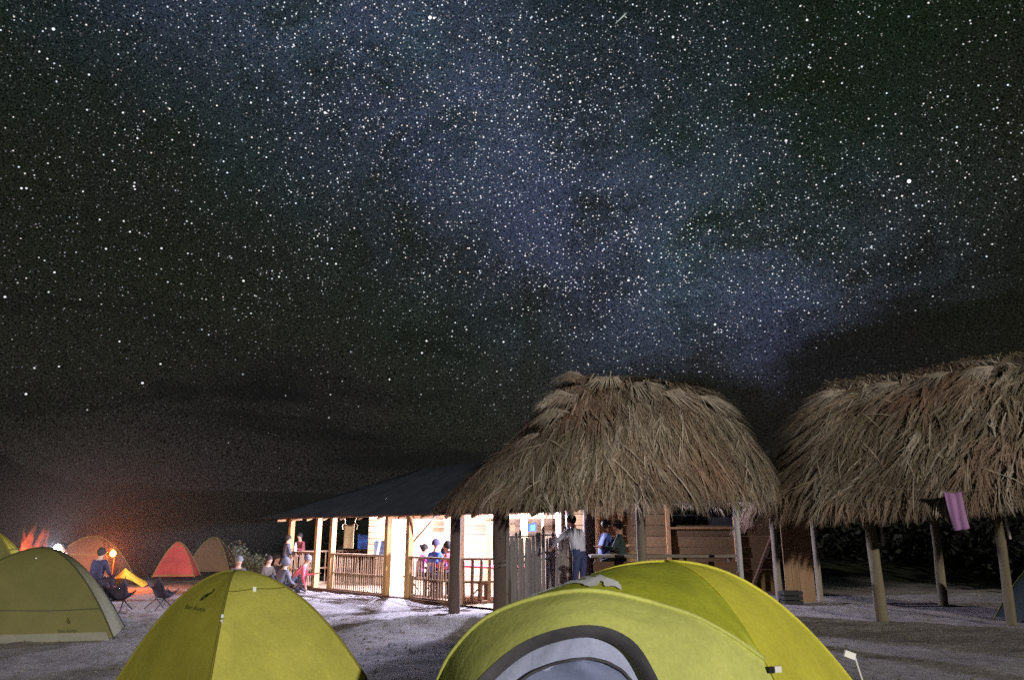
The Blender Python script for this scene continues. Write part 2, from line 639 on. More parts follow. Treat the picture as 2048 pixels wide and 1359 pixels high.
m, nt, out = new_mat('sandy_ground')
t = N(nt, 'ShaderNodeTexCoord')
pos = t.outputs['Object']
n1 = noise_n(nt, pos, 0.55, 6, 0.6, 0.4)
n2 = noise_n(nt, pos, 7.0, 6, 0.7)
n3 = noise_n(nt, pos, 40.0, 4, 0.7)
sand = ramp(nt, n1.outputs[0], [(0.32, (.30, .27, .265)), (0.5, (.40, .365, .36)), (0.68, (.48, .445, .44))])
sand = mixrgb(nt, 'MULTIPLY', 0.75, sand, ramp(nt, n2.outputs[0], [(0.3, (.45, .43, .42)), (0.62, (1.1, 1.08, 1.08))]))
sand = mixrgb(nt, 'MULTIPLY', 0.4, sand, ramp(nt, n3.outputs[0], [(0.35, (.5, .5, .5)), (0.6, (1.1, 1.1, 1.1))]))
sx = N(nt, 'ShaderNodeSeparateXYZ')
nt.links.new(pos, sx.inputs[0])
# trampled sand clearing round the camp; outside, unlit distance put into near-black scrub colour
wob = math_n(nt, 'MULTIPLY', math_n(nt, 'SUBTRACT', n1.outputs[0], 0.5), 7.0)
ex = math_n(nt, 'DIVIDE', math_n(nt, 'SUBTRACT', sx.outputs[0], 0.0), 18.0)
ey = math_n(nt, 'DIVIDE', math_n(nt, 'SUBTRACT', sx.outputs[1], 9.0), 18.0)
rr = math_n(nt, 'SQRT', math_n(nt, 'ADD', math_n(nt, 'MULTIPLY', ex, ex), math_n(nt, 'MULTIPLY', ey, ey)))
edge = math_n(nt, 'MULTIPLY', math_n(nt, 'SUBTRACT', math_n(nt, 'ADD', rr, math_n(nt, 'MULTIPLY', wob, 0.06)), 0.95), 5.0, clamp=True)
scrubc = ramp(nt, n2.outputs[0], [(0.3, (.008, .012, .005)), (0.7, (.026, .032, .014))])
# tufty dark turf patches inside the clearing
tp = noise_n(nt, pos, 0.9, 5, 0.65, 0.8)
turf = math_n(nt, 'MULTIPLY', math_n(nt, 'SUBTRACT', tp.outputs[0], 0.53), 7.0, clamp=True)
turf = math_n(nt, 'MULTIPLY', turf, 0.5)
sand = mixrgb(nt, 'MIX', turf, sand, mixrgb(nt, 'MULTIPLY', 1.0, (.13, .115, .085), ramp(nt, n2.outputs[0], [(0.35, (.4, .4, .4)), (0.7, (1.3, 1.3, 1.3))])))
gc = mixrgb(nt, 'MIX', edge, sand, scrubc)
pb = N(nt, 'ShaderNodeBsdfPrincipled')
nt.links.new(gc, pb.inputs['Base Color'])
pb.inputs['Roughness'].default_value = 0.95
pb.inputs['Specular IOR Level'].default_value = 0.15
bp = N(nt, 'ShaderNodeBump')
bp.inputs['Strength'].default_value = 0.7
bp.inputs['Distance'].default_value = 0.05
nt.links.new(math_n(nt, 'ADD', n2.outputs[0], math_n(nt, 'MULTIPLY', n3.outputs[0], 0.5)), bp.inputs['Height'])
nt.links.new(bp.outputs[0], pb.inputs['Normal'])
nt.links.new(pb.outputs[0], out.inputs[0])
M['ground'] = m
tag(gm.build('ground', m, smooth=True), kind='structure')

# ------------------------------------------------------------------ hills
M['hill'] = principled('dark_hill_forest', (.0055, .0065, .0048), 1.0, 0.5, 0.03, 0, coord='Object')


def hill(name, label, sil, depth, thick=900):
    """sil: list of (px, py) skyline points read at the given distance"""
    pts = []
    for i in range(len(sil) - 1):
        for k in range(14):
            u = k / 14
            pts.append((sil[i][0] + (sil[i + 1][0] - sil[i][0]) * u, sil[i][1] + (sil[i + 1][1] - sil[i][1]) * u))
    pts.append(sil[-1])
    mb = MB()
    nv = 10
    for j in range(nv + 1):
        v = j / nv
        for (px, py) in pts:
            top = at(px, py, depth)
            h = top.z * (0.985 + 0.02 * noise.noise(Vector((px * 0.31, 3, 8))) + 0.03 * noise.noise(Vector((px * 0.02, depth * .001, 2))) + 0.012 * noise.noise(Vector((px * 0.11, 5, 2))))
            prof = math.sin(math.pi * min(1, v * 1.0) * 0.5) if v <= 1 else 1
            yy = depth - thick * (1 - v)
            sc = yy / depth
            nz = 1 + 0.05 * noise.noise(Vector((px * 0.006, v * 2, 3))) * (1 - v)
            mb.v.append((top.x * (0.6 + 0.4 * sc), yy, max(-5, h * prof * nz)))
    n = len(pts)
    for j in range(nv):
        for i in range(n - 1):
            a = j * n + i
            mb.f.append((a, a + 1, a + n + 1, a + n))
    # far side down to the ground
    b0 = len(mb.v)
    for i in range(n):
        x, y, z = mb.v[nv * n + i]
        mb.v.append((x * 1.25, y + thick, -20))
    for i in range(n - 1):
        mb.f.append((nv * n + i, nv * n + i + 1, b0 + i + 1, b0 + i))
    return tag(mb.build(name, M['hill'], smooth=True), label, kind='structure')


hill('hill', 'low dark hills along the horizon',
     [(-900, 900), (-300, 890), (0, 905), (60, 935), (130, 958), (260, 972), (420, 982), (560, 985), (760, 990), (900, 985), (1200, 950), (1600, 930), (2048, 915), (2600, 900)], 1900, 900)

# ------------------------------------------------------------------ stars
m, nt, out = new_mat('star_glow')
a = N(nt, 'ShaderNodeVertexColor', layer_name='Col')
e = N(nt, 'ShaderNodeEmission')
nt.links.new(a.outputs[0], e.inputs[0])
e.inputs[1].default_value = 1.0
nt.links.new(e.outputs[0], out.inputs[0])
m.cycles.emission_sampling = 'NONE'
M['star'] = m
SR = 6000.0
PXR = SR / 725.0             # one picture pixel at the dome
sv, sf, sc_ = [], [], []


def add_star(d, rad_px, bright, tint=(1, 1, 1)):
    d = Vector(d).normalized()
    u = d.cross(Vector((0, 0, 1))).normalized()
    w = u.cross(d)
    c = d * SR
    b = len(sv)
    k = 6
    ph = random.random() * 6
    for i in range(k):
        an = ph + 2 * math.pi * i / k
        sv.append(tuple(c + (u * math.cos(an) + w * math.sin(an)) * rad_px * PXR))
        sc_.append((bright * tint[0], bright * tint[1], bright * tint[2], 1))
    sf.append(tuple(range(b, b + k)))


cnt = 0
while cnt < 62000:
    z = random.random()
    an = random.uniform(-math.pi, math.pi)
    rr_ = math.sqrt(1 - z * z)
    d = Vector((rr_ * math.sin(an), rr_ * math.cos(an), z))
    bd = math.exp(-(d.dot(MW_N)) ** 2 / (2 * 0.19 ** 2))
    cl = 0.55 + 0.9 * noise.noise(d * 9)
    if random.random() > (0.14 + 0.86 * bd) * max(0.25, min(1.0, cl + 0.25)):
        continue
    ext = max(0.0, min(1.0, (z - 0.12) / 0.24)) ** 1.2
    if random.random() > 0.04 + ext:
        continue
    if d.x > 0.06 and d.dot(CB_N) < random.uniform(-.03, .04):
        continue
    cnt += 1
    mag = random.random() ** 5.0
    br = (0.14 + 1.05 * mag) * (0.35 + 0.65 * ext)
    rad = 0.26 + 0.50 * mag + 0.06 * random.random()
    t_ = random.random()
    tint = (0.80 + 0.30 * t_, 0.96, 1.15 - 0.30 * t_)
    add_star(d, rad, br, tint)
for px, py, rad, br in [(860, 35, 2.0, 1.6), (868, 36, 1.4, 1.2), (1818, 362, 2.1, 1.6), (107, 58, 1.5, 1.2), (650, 225, 1.5, 1.1),
                        (657, 221, 1.0, 0.9), (980, 75, 1.4, .55), (1160, 203, 1.6, 1.1), (1058, 214, 1.5, 1.0), (1346, 74, 1.5, 1.0),
                        (1614, 40, 1.3, 1.0), (1302, 353, 1.5, 1.0), (1572, 281, 1.5, 1.0), (268, 372, 1.1, 1), (269, 365, 1.0, .9), (270, 378, 1.0, .9),
                        (285, 765, 1.3, 1.1), (52, 787, 1.2, 1.0), (10, 593, 1.2, 1.0), (487, 561, 1.3, 1.1), (1430, 648, 1.4, 1.2), (1257, 560, 1.5, 1.1),
                        (1297, 520, 1.3, 1.0), (1420, 460, 1.3, 1.0), (844, 705, 1.2, 1.0), (853, 681, 1.2, 1.0), (1007, 683, 1.2, 1.0), (779, 758, 1.1, .9),
                        (1946, 573, 1.0, .7), (43, 376, 1.1, 1.0), (53, 376, 1.1, .9), (178, 149, 1.1, 1.0), (360, 137, 1.1, 1.0), (502, 205, 1.2, 1.0),
                        (246, 225, 1.1, 1.0), (275, 276, 1.1, 1.0), (310, 239, 1.0, .9), (672, 527, 1.2, 1.0), (558, 553, 1.1, .9), (239, 682, 1.0, .9),
                        (321, 727, 1.1, .9), (118, 732, 1.0, .8), (69, 735, 1.0, .8), (109, 544, 1.1, 1.0), (323, 496, 1.1, 1.0), (212, 497, 1.1, 1.0)]:
    add_star(pix_dir(px, py), rad * .8, br, (1.0, 1.0, 1.04))
for cx_, cy_, spr, k in [(1255, 466, 22, 26), (1145, 573, 26, 24), (1455, 660, 22, 22), (1300, 575, 40, 24), (1458, 564, 14, 9), (1130, 300, 30, 16), (930, 370, 40, 22),
                         (1100, 222, 60, 22), (870, 570, 60, 12), (650, 215, 14, 10)]:
    for _ in range(k):
        add_star(pix_dir(random.gauss(cx_, spr), random.gauss(cy_, spr * .6)), random.uniform(.4, .78), random.uniform(.35, 1.0), (.97, .98, 1.1))
me = bpy.data.meshes.new('stars')
me.from_pydata(sv, [], sf)
ca = me.color_attributes.new('Col', 'FLOAT_COLOR', 'POINT')
ca.data.foreach_set('color', np.asarray(sc_, dtype=np.float32).ravel())
me.materials.append(M['star'])
so = link(bpy.data.objects.new('stars', me))
tag(so, 'thousands of white stars scattered across the night sky', 'stars', kind='stuff')
mb = MB()
pa, pb_ = pix_dir(1231, 47) * 5900, pix_dir(1254, 25) * 5900
mb.tube([pa, pa.lerp(pb_, .7), pb_], [2.0, 6.0, 1.0], 5)
me_mat = emit('meteor_glow', (.9, 1.0, .95), 0.45)
me_mat.cycles.emission_sampling = 'NONE'
tag(mb.build('meteor', me_mat), 'thin slanting meteor streak near the top of the sky', 'meteor')


# ------------------------------------------------------------------ thatched roofs
class Roof:
    def __init__(s, cx, cy, yaw, a, b, ridge, ze, zr, p=1.35, n=2.6, tilt=0.0, ridge_tilt=0.0, pl=None, pr=None, ox=0.0, ext=0.0):
        s.pl, s.pr, s.ox, s.ext = pl or p, pr or p, ox, ext
        s.c, s.yaw, s.a, s.b, s.r, s.ze, s.zr, s.p, s.n, s.tilt, s.rt = Vector((cx, cy, 0)), yaw, a, b, ridge, ze, zr, p, n, tilt, ridge_tilt

    def pt(s, th, k):
        c, sn = math.cos(th), math.sin(th)
        q = 2 / s.n
        bx = s.a * math.copysign(abs(c) ** q, c)
        by = s.b * math.copysign(abs(sn) ** q, sn)
        rx = s.r * bx / s.a + s.ox
        cs = 0.5 + 0.5 * math.tanh(1.6 * c)
        pw = s.pl + (s.pr - s.pl) * cs
        bx = bx + s.ext * max(0, c)
        x, y = rx + (bx - rx) * k, by * k
        lump = 0.10 * noise.noise(Vector((x * 0.9, y * 0.9, s.ze + s.a)))
        lump += 0.10 * noise.noise(Vector((x * 2.1, 7, s.a))) * k ** 6
        z = s.ze + s.tilt * x + (s.zr - s.ze + s.rt * rx) * (1 - k ** pw) + lump * min(1.0, 3 * (1 - k) + 0.4)
        w = Vector((x, y, z))
        w.rotate(Matrix.Rotation(s.yaw, 3, 'Z'))
        return s.c + w

    def rand_th(s, rd):
        if rd.random() < .35:
            return rd.uniform(0, 2 * math.pi)
        x = rd.uniform(-1, 1)
        c = math.copysign(abs(x) ** (s.n / 2), x)
        return math.atan2(math.sqrt(max(0, 1 - c * c)) * (-1 if rd.random() < .8 else 1), c)

    def frame(s, th, k):
        p = s.pt(th, k)
        d = (s.pt(th, min(1, k + 0.02)) - s.pt(th, max(0.001, k - 0.02))).normalized()
        e = (s.pt(th + 0.02, k) - s.pt(th - 0.02, k))
        nrm = e.cross(d)
        nrm = -nrm.normalized() if nrm.length > 1e-9 else Vector((0, 0, 1))
        if nrm.z < 0:
            nrm = -nrm
        return p, d, nrm


def blade_verts(p, d, nrm, L, w, lift, droop):
    side = d.cross(nrm).normalized()
    a, b, c = p + nrm * 0.015, p + d * L * 0.5 + nrm * lift, p + d * L + nrm * lift * 0.4 - Vector((0, 0, droop * L))
    return [a - side * w, a + side * w, b - side * w * .9, b + side * w * .9, c - side * w * .15, c + side * w * .15]


THATCH = [(.30, .245, .18), (.37, .31, .235), (.26, .20, .145), (.46, .40, .32), (.32, .24, .17), (.20, .16, .11), (.27, .245, .15), (.40, .31, .235), (.56, .50, .42)]


def thatch(roof, parent, n_blades, n_fringe, n_loose, seed, green=0.0, fringe_len=(.15, .5), front=0.25, slant=0.0):
    rd = random.Random(seed)
    shell = MB()
    shell.grid(lambda u, v: roof.pt(2 * math.pi * u, 0.002 + 0.985 * v) - Vector((0, 0, 0.03)), 72, 16)
    sh = shell.build('roof', M['thatch_under'], parent, smooth=True)
    mb = MB()
    cols = []
    cc_ = [None]

    def put(p, d, nrm, L, w, lift, droop):
        mb.add(blade_verts(p, d, nrm, L, w, lift, droop), [(0, 1, 3, 2), (2, 3, 5, 4)])
        c = Vector(rd.choice(THATCH)) if cc_[0] is None else cc_[0].lerp(Vector(rd.choice(THATCH)), .3)
        pn = noise.noise(p * 0.55)
        c = c * (rd.uniform(0.4, 1.25) * (1 + 0.5 * pn))
        g = green * max(0.0, min(1.0, (p.x - 9.0) / 2.5))
        c = c.lerp(Vector((.12, .13, .045)), g * rd.uniform(.3, 1))
        w1 = max(0, noise.noise(p * 0.8 + Vector((5, 1, 2))))
        c = c.lerp(Vector((.30, .17, .12)), min(0.6, w1))
        for _ in range(6):
            cols.append((c.x, c.y, c.z, 1))

    made = 0
    while made < n_blades:
        # one palm frond's worth of strands at a time, laid down the slope
        th = roof.rand_th(rd)
        k = math.sqrt(rd.random()) * 0.99
        p, d, nrm = roof.frame(th, max(0.01, k))
        if nrm.y > front and rd.random() > 0.25:
            continue
        m_ = rd.randint(16, 42) if rd.random() < .42 else 1
        made += m_
        flow = 30 * noise.noise(p * .75 + Vector((seed, 0, 0))) + slant * min(1, 2.2 * (1 - k)) + rd.gauss(0, 9)
        d0 = Matrix.Rotation(R(flow), 3, nrm) @ d
        side = d0.cross(nrm)
        L0 = rd.uniform(.55, 1.25)
        lift0 = rd.uniform(.01, .085)
        fan = rd.uniform(5, 15)
        cc_[0] = Vector(rd.choice(THATCH)) * rd.uniform(.6, 1.15)
        wide = rd.choice((.0030, .0035, .0045, .006, .008, .011))
        if m_ == 1:
            lift0, L0 = rd.uniform(.005, .04), rd.uniform(.5, 1.0)
        for _ in range(m_):
            da = rd.gauss(0, fan)
            dd = Matrix.Rotation(R(da), 3, nrm) @ d0
            L = min(L0 * rd.uniform(.45, 1.05), 0.25 + (1.02 - k) * 4)
            put(p + side * (da * .006) + d0 * rd.uniform(-.15, .25), dd, nrm, L, wide * rd.uniform(.6, 1.4), lift0 + rd.uniform(0, .03), rd.uniform(0, .07))
    cc_[0] = None
    for i in range(1500):
        th = roof.rand_th(rd)
        p, d, nrm = roof.frame(th, rd.uniform(.005, .10))
        up = (nrm + Vector((0, 0, 1))).normalized()
        d = Matrix.Rotation(R(rd.uniform(-110, 110)), 3, up) @ d
        d = (d - up * d.dot(up) * .6).normalized()
        put(p + up * .03 - d * .25, d, up, rd.uniform(.4, .9), rd.uniform(.003, .010), rd.uniform(.03, .10), rd.uniform(.05, .2))
    for i in range(n_fringe):
        th = roof.rand_th(rd)
        k = rd.uniform(.90, .995)
        p, d, nrm = roof.frame(th, k)
        d = (d + Vector((rd.gauss(0, .25), rd.gauss(0, .25), -rd.uniform(.3, 1.6)))).normalized()
        cl = 0.6 + 0.9 * abs(noise.noise(p * 1.3))
        put(p - Vector((0, 0, .02)), d, nrm, rd.uniform(*fringe_len) * cl, rd.uniform(.003, .010), .01, .03)
    tag(mb.build('thatch_straw', M['thatch'], sh, cols=cols), kind='stuff')
    # longer loose blades that can be picked out singly
    lm = MB()
    lm.add(blade_verts(Vector((0, 0, 0)), Vector((0, -1, 0)), Vector((0, 0, 1)), 1.0, .009, .07, .02), [(0, 1, 3, 2), (2, 3, 5, 4)])
    lme = bpy.data.meshes.new('thatch_blade')
    lme.from_pydata(lm.v, [], lm.f)
    lme.materials.append(M['frond'])
    made = 0
    while made < n_loose:
        th = rd.uniform(math.pi, 2 * math.pi)
        k = rd.uniform(.12, .93)
        p, d, nrm = roof.frame(th, k)
        made += 1
        d = (Matrix.Rotation(R(rd.gauss(0, 30)), 3, nrm) @ d).normalized()
        side = d.cross(nrm)
        o = bpy.data.objects.new('thatch_blade', lme)
        mat = Matrix((side, -d, nrm)).transposed().to_4x4()
        L = rd.uniform(.5, 1.1)
        o.matrix_world = Matrix.Translation(p + nrm * .05) @ mat @ Matrix.Diagonal((rd.uniform(.8, 1.7), L, L, 1))
        link(o, sh)
    return sh


def frond(parent, base, direction, L, w, nrm, seed, arch=0.25):
    """dry palm frond: midrib with leaflets along both sides, drooping"""
    rd = random.Random(seed)
    d, nrm = Vector(direction).normalized(), Vector(nrm).normalized()
    side = d.cross(nrm).normalized()
    mb = MB()
    rib = [Vector(base) + d * L * t - Vector((0, 0, arch * L * t * t)) + nrm * .03 for t in [i / 8 for i in range(9)]]
    mb.tube(rib, [.018 * (1 - .8 * i / 8) for i in range(9)], 5)
    n = int(30 * L)
    for i in range(n):
        t = 0.05 + 0.95 * i / n
        q = t * 8
        k = min(7, int(q))
        p = rib[k].lerp(rib[k + 1], q - k)
        for sg in (-1, 1):
            ll = w * 1.25 * (0.55 + 0.6 * math.sin(math.pi * min(1, t * .95 + .08))) * rd.uniform(.75, 1.1)
            dd = (side * sg * rd.uniform(.25, .8) + d * rd.uniform(.5, 1.0) - nrm * rd.uniform(-.05, .35) - Vector((0, 0, rd.uniform(0, .35)))).normalized()
            mb.add(blade_verts(p, dd, nrm, ll, rd.uniform(.005, .009), .015, .12), [(0, 1, 3, 2), (2, 3, 5, 4)])
    return mb.build('palm_frond', M['frond'], parent)


def roof_at(roof, px, py):
    best = None
    for i in range(120):
        th = math.pi + math.pi * i / 119
        for j in range(1, 40):
            p = roof.pt(th, j / 40)
            dep = p.y * math.cos(PITCH) + (p.z - CAMZ) * math.sin(PITCH)
            e_ = math.hypot(1024 + FPX * p.x / dep - px, 679.5 - FPX * (-p.y * math.sin(PITCH) + (p.z - CAMZ) * math.cos(PITCH)) / dep - py)
            if best is None or e_ < best[0]:
                best = (e_, th, j / 40)
    return best[1], best[2]


def leaf_fan(roof, parent, px, py, head, spread, L, n, seed, lift=.10, out=0.0):
    """a dry fan palm leaf lying on the thatch: blades radiating from one stalk"""
    rd = random.Random(seed)
    th, k = roof_at(roof, px, py)
    p, d, nrm = roof.frame(th, k)
    base_ = p + nrm * lift
    right = Vector((1, 0, 0))
    mb = MB()
    for i in range(n):
        a_ = R(head + spread * (i / (n - 1) - .5) + rd.gauss(0, 2.0))
        # angle measured in the roof plane from straight down the slope, positive to the left
        dd = (Matrix.Rotation(-a_, 3, nrm) @ d + nrm * out + Vector((-.5 * out, 0, .3 * out))).normalized()
        ll = L * (1 - .35 * abs(2 * i / (n - 1) - 1) ** 2) * rd.uniform(.85, 1.08)
        mb.add(blade_verts(base_ + dd * .06, dd, nrm, ll, rd.uniform(.008, .014), .05 + rd.uniform(0, .03), .10 + .5 * out), [(0, 1, 3, 2), (2, 3, 5, 4)])
    mb.tube([base_ - d * .35 + nrm * .02, base_ + d * .05], [.014, .010], 5)
    return mb.build('palm_fan', M['frond'], parent)


def roof_frond(roof, parent, th, k, rot, L, w, seed):
    p, d, nrm = roof.frame(R(th), k)
    d = Matrix.Rotation(R(rot), 3, nrm) @ d
    return frond(parent, p + nrm * .03, d + nrm * .04, L, w, nrm, seed, .22)


# ---- the nearer thatched hut
hut = empty('thatched_hut', (1.9, 16.5, 0))
tag(hut, 'thatched hut in the middle with a shaggy domed roof and fronds on its ridge', 'hut', 'thatched huts')
hut_off = Vector((1.9, 16.5, 0))
r1 = Roof(1.95, 16.7, R(-3), 3.45, 3.1, 1.0, 2.20, 5.0, 1.30, 2.4, tilt=0.02, ridge_tilt=-0.10, pl=.86, pr=2.5, ox=.45, ext=.40)


def under(root, objs_fn):
    """build children in world coordinates, then hang them below root"""
    before = set(bpy.data.objects)
    objs_fn()
    for o in set(bpy.data.objects) - before:
        if o.parent is root:
            o.matrix_parent_inverse = Matrix.Translation(-root.location) if root.rotation_euler.z == 0 else root.matrix_basis.inverted()


def build_hut1():
    rf = thatch(r1, hut, 44000, 9000, 130, 3, fringe_len=(.10, .36))
    # shaggy fronds on the ridge and the left shoulder
    for i, (px, py, head, spread, L, n) in enumerate([
            (1185, 775, 55, 95, .95, 46), (1170, 815, 30, 110, 1.05, 56), (1225, 770, 10, 90, .8, 40), (1150, 840, 40, 80, .85, 40), (1090, 870, 45, 60, .7, 30),
            (1265, 775, -35, 90, .85, 38), (1320, 790, -50, 70, .95, 34), (1390, 800, -40, 60, .9, 30)]):
        leaf_fan(r1, rf, px, py, head, spread, L, n, 40 + i, .20 if i < 4 else .08, .45 if i in (0, 1, 3) else .05)
    for i, (th, k, rot, L, w) in enumerate([(250, .06, 20, .9, .3), (300, .05, 30, 1.0, .3), (215, .05, -20, .9, .34)]):
        roof_frond(r1, rf, th, k, rot, L, w, 60 + i)
    # posts
    for px, Y, dia, mt, z1 in [(1003, 15.0, .36, 'post_dark', 2.3), (910, 15.6, .24, 'post_dark', 2.15), (1180, 16.6, .28, 'post_dark', 2.7), (1142, 17.3, .18, 'post_dark', 2.7),
                               (1285, 14.35, .20, 'post_grey', 2.3), (1481, 14.35, .115, 'post_pale', 2.25), (1120, 18.6, .20, 'post_grey', 2.6)]:
        x = xat(px, Y)
        piece('post', 'pole', M[mt], hut, (x, Y, gz(x, Y) - .1), (dia, dia, z1 + .1), (0, R(random.uniform(-.6, .6)), random.uniform(0, 6)))
    # wall plate beams
    beam_between('beam', M['post_grey'], hut, (-.9, 15.3, 2.16), (5.0, 14.3, 2.2), .12, .14)
    beam_between('beam', M['post_grey'], hut, (-.6, 18.8, 2.3), (5.0, 18.8, 2.3), .12, .14)
    for k in range(5):
        pole_between('rafter', M['post_grey'], hut, (.2 + k * .95, 14.4, 2.25), (1.2 + k * .45, 16.6, 4.6), .09)
    piece('floor', 'box', M['plank_dark'], hut, (2.6, 16.6, .04), (4.6, 3.6, .36))


under(hut, build_hut1)

# ---- the right-hand thatched hut
YAW2 = R(-20)
hut2 = empty('thatched_hut', (9.6, 16.0, 0))
tag(hut2, 'long thatched hut on the right with an open side on timber posts', 'hut', 'thatched huts')
r2 = Roof(10.55, 15.45, YAW2, 5.5, 3.6, 3.3, 2.20, 5.25, 1.45, 2.9, tilt=0.055, ridge_tilt=0.07, pl=1.12, pr=1.6)


def build_hut2():
    rf = thatch(r2, hut2, 58000, 10000, 110, 9, green=0.6, fringe_len=(.10, .45), slant=-26)
    for i, (th, k, rot, L, w) in enumerate([(200, .03, 10, 1.0, .30), (225, .05, 30, 1.0, .28), (245, .04, 60, 1.1, .28), (262, .03, 70, 1.2, .26), (280, .04, 60, 1.1, .28), (255, .10, -20, .8, .22), (236, .30, 20, .7, .2), (290, .25, -30, .7, .22)]):
        roof_frond(r2, rf, th, k, rot, L, w, 70 + i)
    for i, (px, py, head, spread, L, n) in enumerate([(1700, 785, 55, 60, 1.0, 30), (1800, 770, 60, 60, 1.0, 30), (1900, 748, 55, 60, 1.0, 28), (1990, 735, 50, 50, 1.0, 28)]):
        leaf_fan(r2, rf, px, py, head, spread, L, n, 90 + i, .06)
    for px, Y, dia, z1, ang, mt in [(1750, 14.2, .22, 2.4, 0, 'post_brown'), (1874, 17.0, .20, 2.6, -1.5, 'post_brown'), (2003, 13.5, .17, 2.45, -3.2, 'post_brown'),
                                    (1632, 17.6, .14, 2.6, -1.0, 'post_grey'), (1553, 17.3, .16, 2.6, 1, 'post_grey')]:
        x = xat(px, Y)
        piece('post', 'pole', M[mt], hut2, (x, Y, gz(x, Y) - .1), (dia, dia, z1 + .1), (0, R(ang), random.uniform(0, 6)))
    # pale strips added to stand for the lit right edges of two posts
    for px, Y, z0, z1, ang in [(1760, 14.12, 1.32, 2.3, 0), (2011, 13.42, 1.45, 2.25, -3.0)]:
        x = xat(px, Y, 1.8)
        piece('batten', 'box', M['post_pale'], hut2, (x, Y, (z0 + z1) / 2), (.035, .03, z1 - z0), (0, R(ang), 0))
    dirv = Vector((math.cos(YAW2), math.sin(YAW2), 0))
    p0 = Vector((xat(1750, 14.2), 14.3, 2.22))
    beam_between('beam', M['post_grey'], hut2, p0 - dirv * 1.2, p0 + dirv * 4.5, .1, .12)
    # plank partition at the left end: upright boards
    xa, xb, Y = xat(1566, 17.5), xat(1624, 17.5), 17.5
    nb = 4
    for k in range(nb):
        w = (xb - xa) / nb
        piece('plank', 'box', M['plank_up'], hut2, (xa + w * (k + .5), Y + random.uniform(-.01, .01), 1.3), (w * .975, .03, 2.6))


under(hut2, build_hut2)

# mauve towel hanging under the eave of the right hut
tw = MB()
pt_, pb2 = at(1905, 982, 12.45), at(1912, 1061, 12.45)


def towel(u, v):
    x = (u - .5) * .30 * (1 - .1 * v) + .05 * v
    return Vector((pt_.x + x, 12.45 + .028 * math.sin(13 * u + 2 * v) - .03 * v, pt_.z - v * (pt_.z - pb2.z) + (-.03 * math.sin(math.pi * u) * (1 - v)) + .04 * u * v))


tw.grid(towel, 12, 18)
o = tw.build('towel', M['pink'], smooth=True, solid=.008)
tag(o, 'mauve pink towel hanging from the eave of the right hut', 'towel')
mb = MB()
mb.tube([(pt_.x - 1.2, 12.75, pt_.z + .10), (pt_.x - .15, 12.45, pt_.z - .005), (pt_.x + .15, 12.45, pt_.z - .005), (pt_.x + 1.3, 12.3, pt_.z + .12)], .003, 5)
mb.build('cord', M['post_grey'], o)

# dark crate standing at the foot of the plank partition
cb = empty('crate', (xat(1582, 17.1, .2), 17.1, gz(xat(1582, 17.1), 17.1)))
tag(cb, 'small dark crate at the foot of the orange plank partition', 'crate')
for zz in (.05, .15, .25):
    piece('slat', 'box', M['crate'], cb, (0, -.15, zz), (.42, .015, .08))
    piece('slat', 'box', M['crate'], cb, (0, .15, zz), (.42, .015, .08))
    piece('slat', 'box', M['crate'], cb, (-.202, 0, zz), (.015, .28, .08))
    piece('slat', 'box', M['crate'], cb, (.202, 0, zz), (.015, .28, .08))
piece('base', 'box', M['crate'], cb, (0, 0, .012), (.40, .28, .02))

# ------------------------------------------------------------------ plank cabin behind the middle hut
cab = empty('wooden_cabin', (4.0, 19.3, 0))
tag(cab, 'brown plank cabin wall with a dark window behind the middle hut', 'cabin')


def build_cabin():
    Y = 19.3
    x0, x1 = xat(1118, Y), xat(1556, Y)
    wx0, wx1 = xat(1342, Y), xat(1470, Y)
    H, nb = 3.0, 11
    h = H / nb
    for k in range(nb):
        z = .1 + h * (k + .5)
        mt = M['plank']
        segs = [(x0, x1)]
        if 1.68 < z < 2.35:
            segs = [(x0, wx0), (wx1, x1)]
        for a, b in segs:
            piece('plank', 'box', mt, cab, ((a + b) / 2, Y + random.uniform(-.015, .015), z + random.uniform(-.006, .006)), (b - a, .035, h * random.uniform(.93, .975)), (R(random.uniform(-2, 2)), R(random.uniform(-.15, .15)), 0))
    for xx in (xat(1242, Y), wx0 - .05, wx1 + .05, x0 + .06, x1 - .06):
        piece('upright', 'box', M['plank_warm'], cab, (xx, Y - .05, 1.55), (.10, .06, 3.0))
    piece('window_sill', 'box', M['plank_warm'], cab, ((wx0 + wx1) / 2, Y - .06, 1.66), (wx1 - wx0 + .2, .12, .05))
    piece('window_shutter', 'box', M['crate'], cab, ((wx0 + wx1) / 2, Y + .25, 2.02), (wx1 - wx0 + .3, .03, .9))  # dark board set behind the window opening
    # door brace leaning on the right end
    beam_between('brace', M['plank_dark'], cab, (xat(1500, Y) - .1, Y - .1, .1), (xat(1545, Y), Y - .1, 1.5), .12, .05)
    piece('side_wall', 'box', M['plank_dark'], cab, (x1, Y + 1.5, 1.5), (.05, 3.0, 3.0))
    piece('back_wall', 'box', M['plank_dark'], cab, ((x0 + x1) / 2, Y + 3.0, 1.5), (x1 - x0, .05, 3.0))


under(cab, build_cabin)

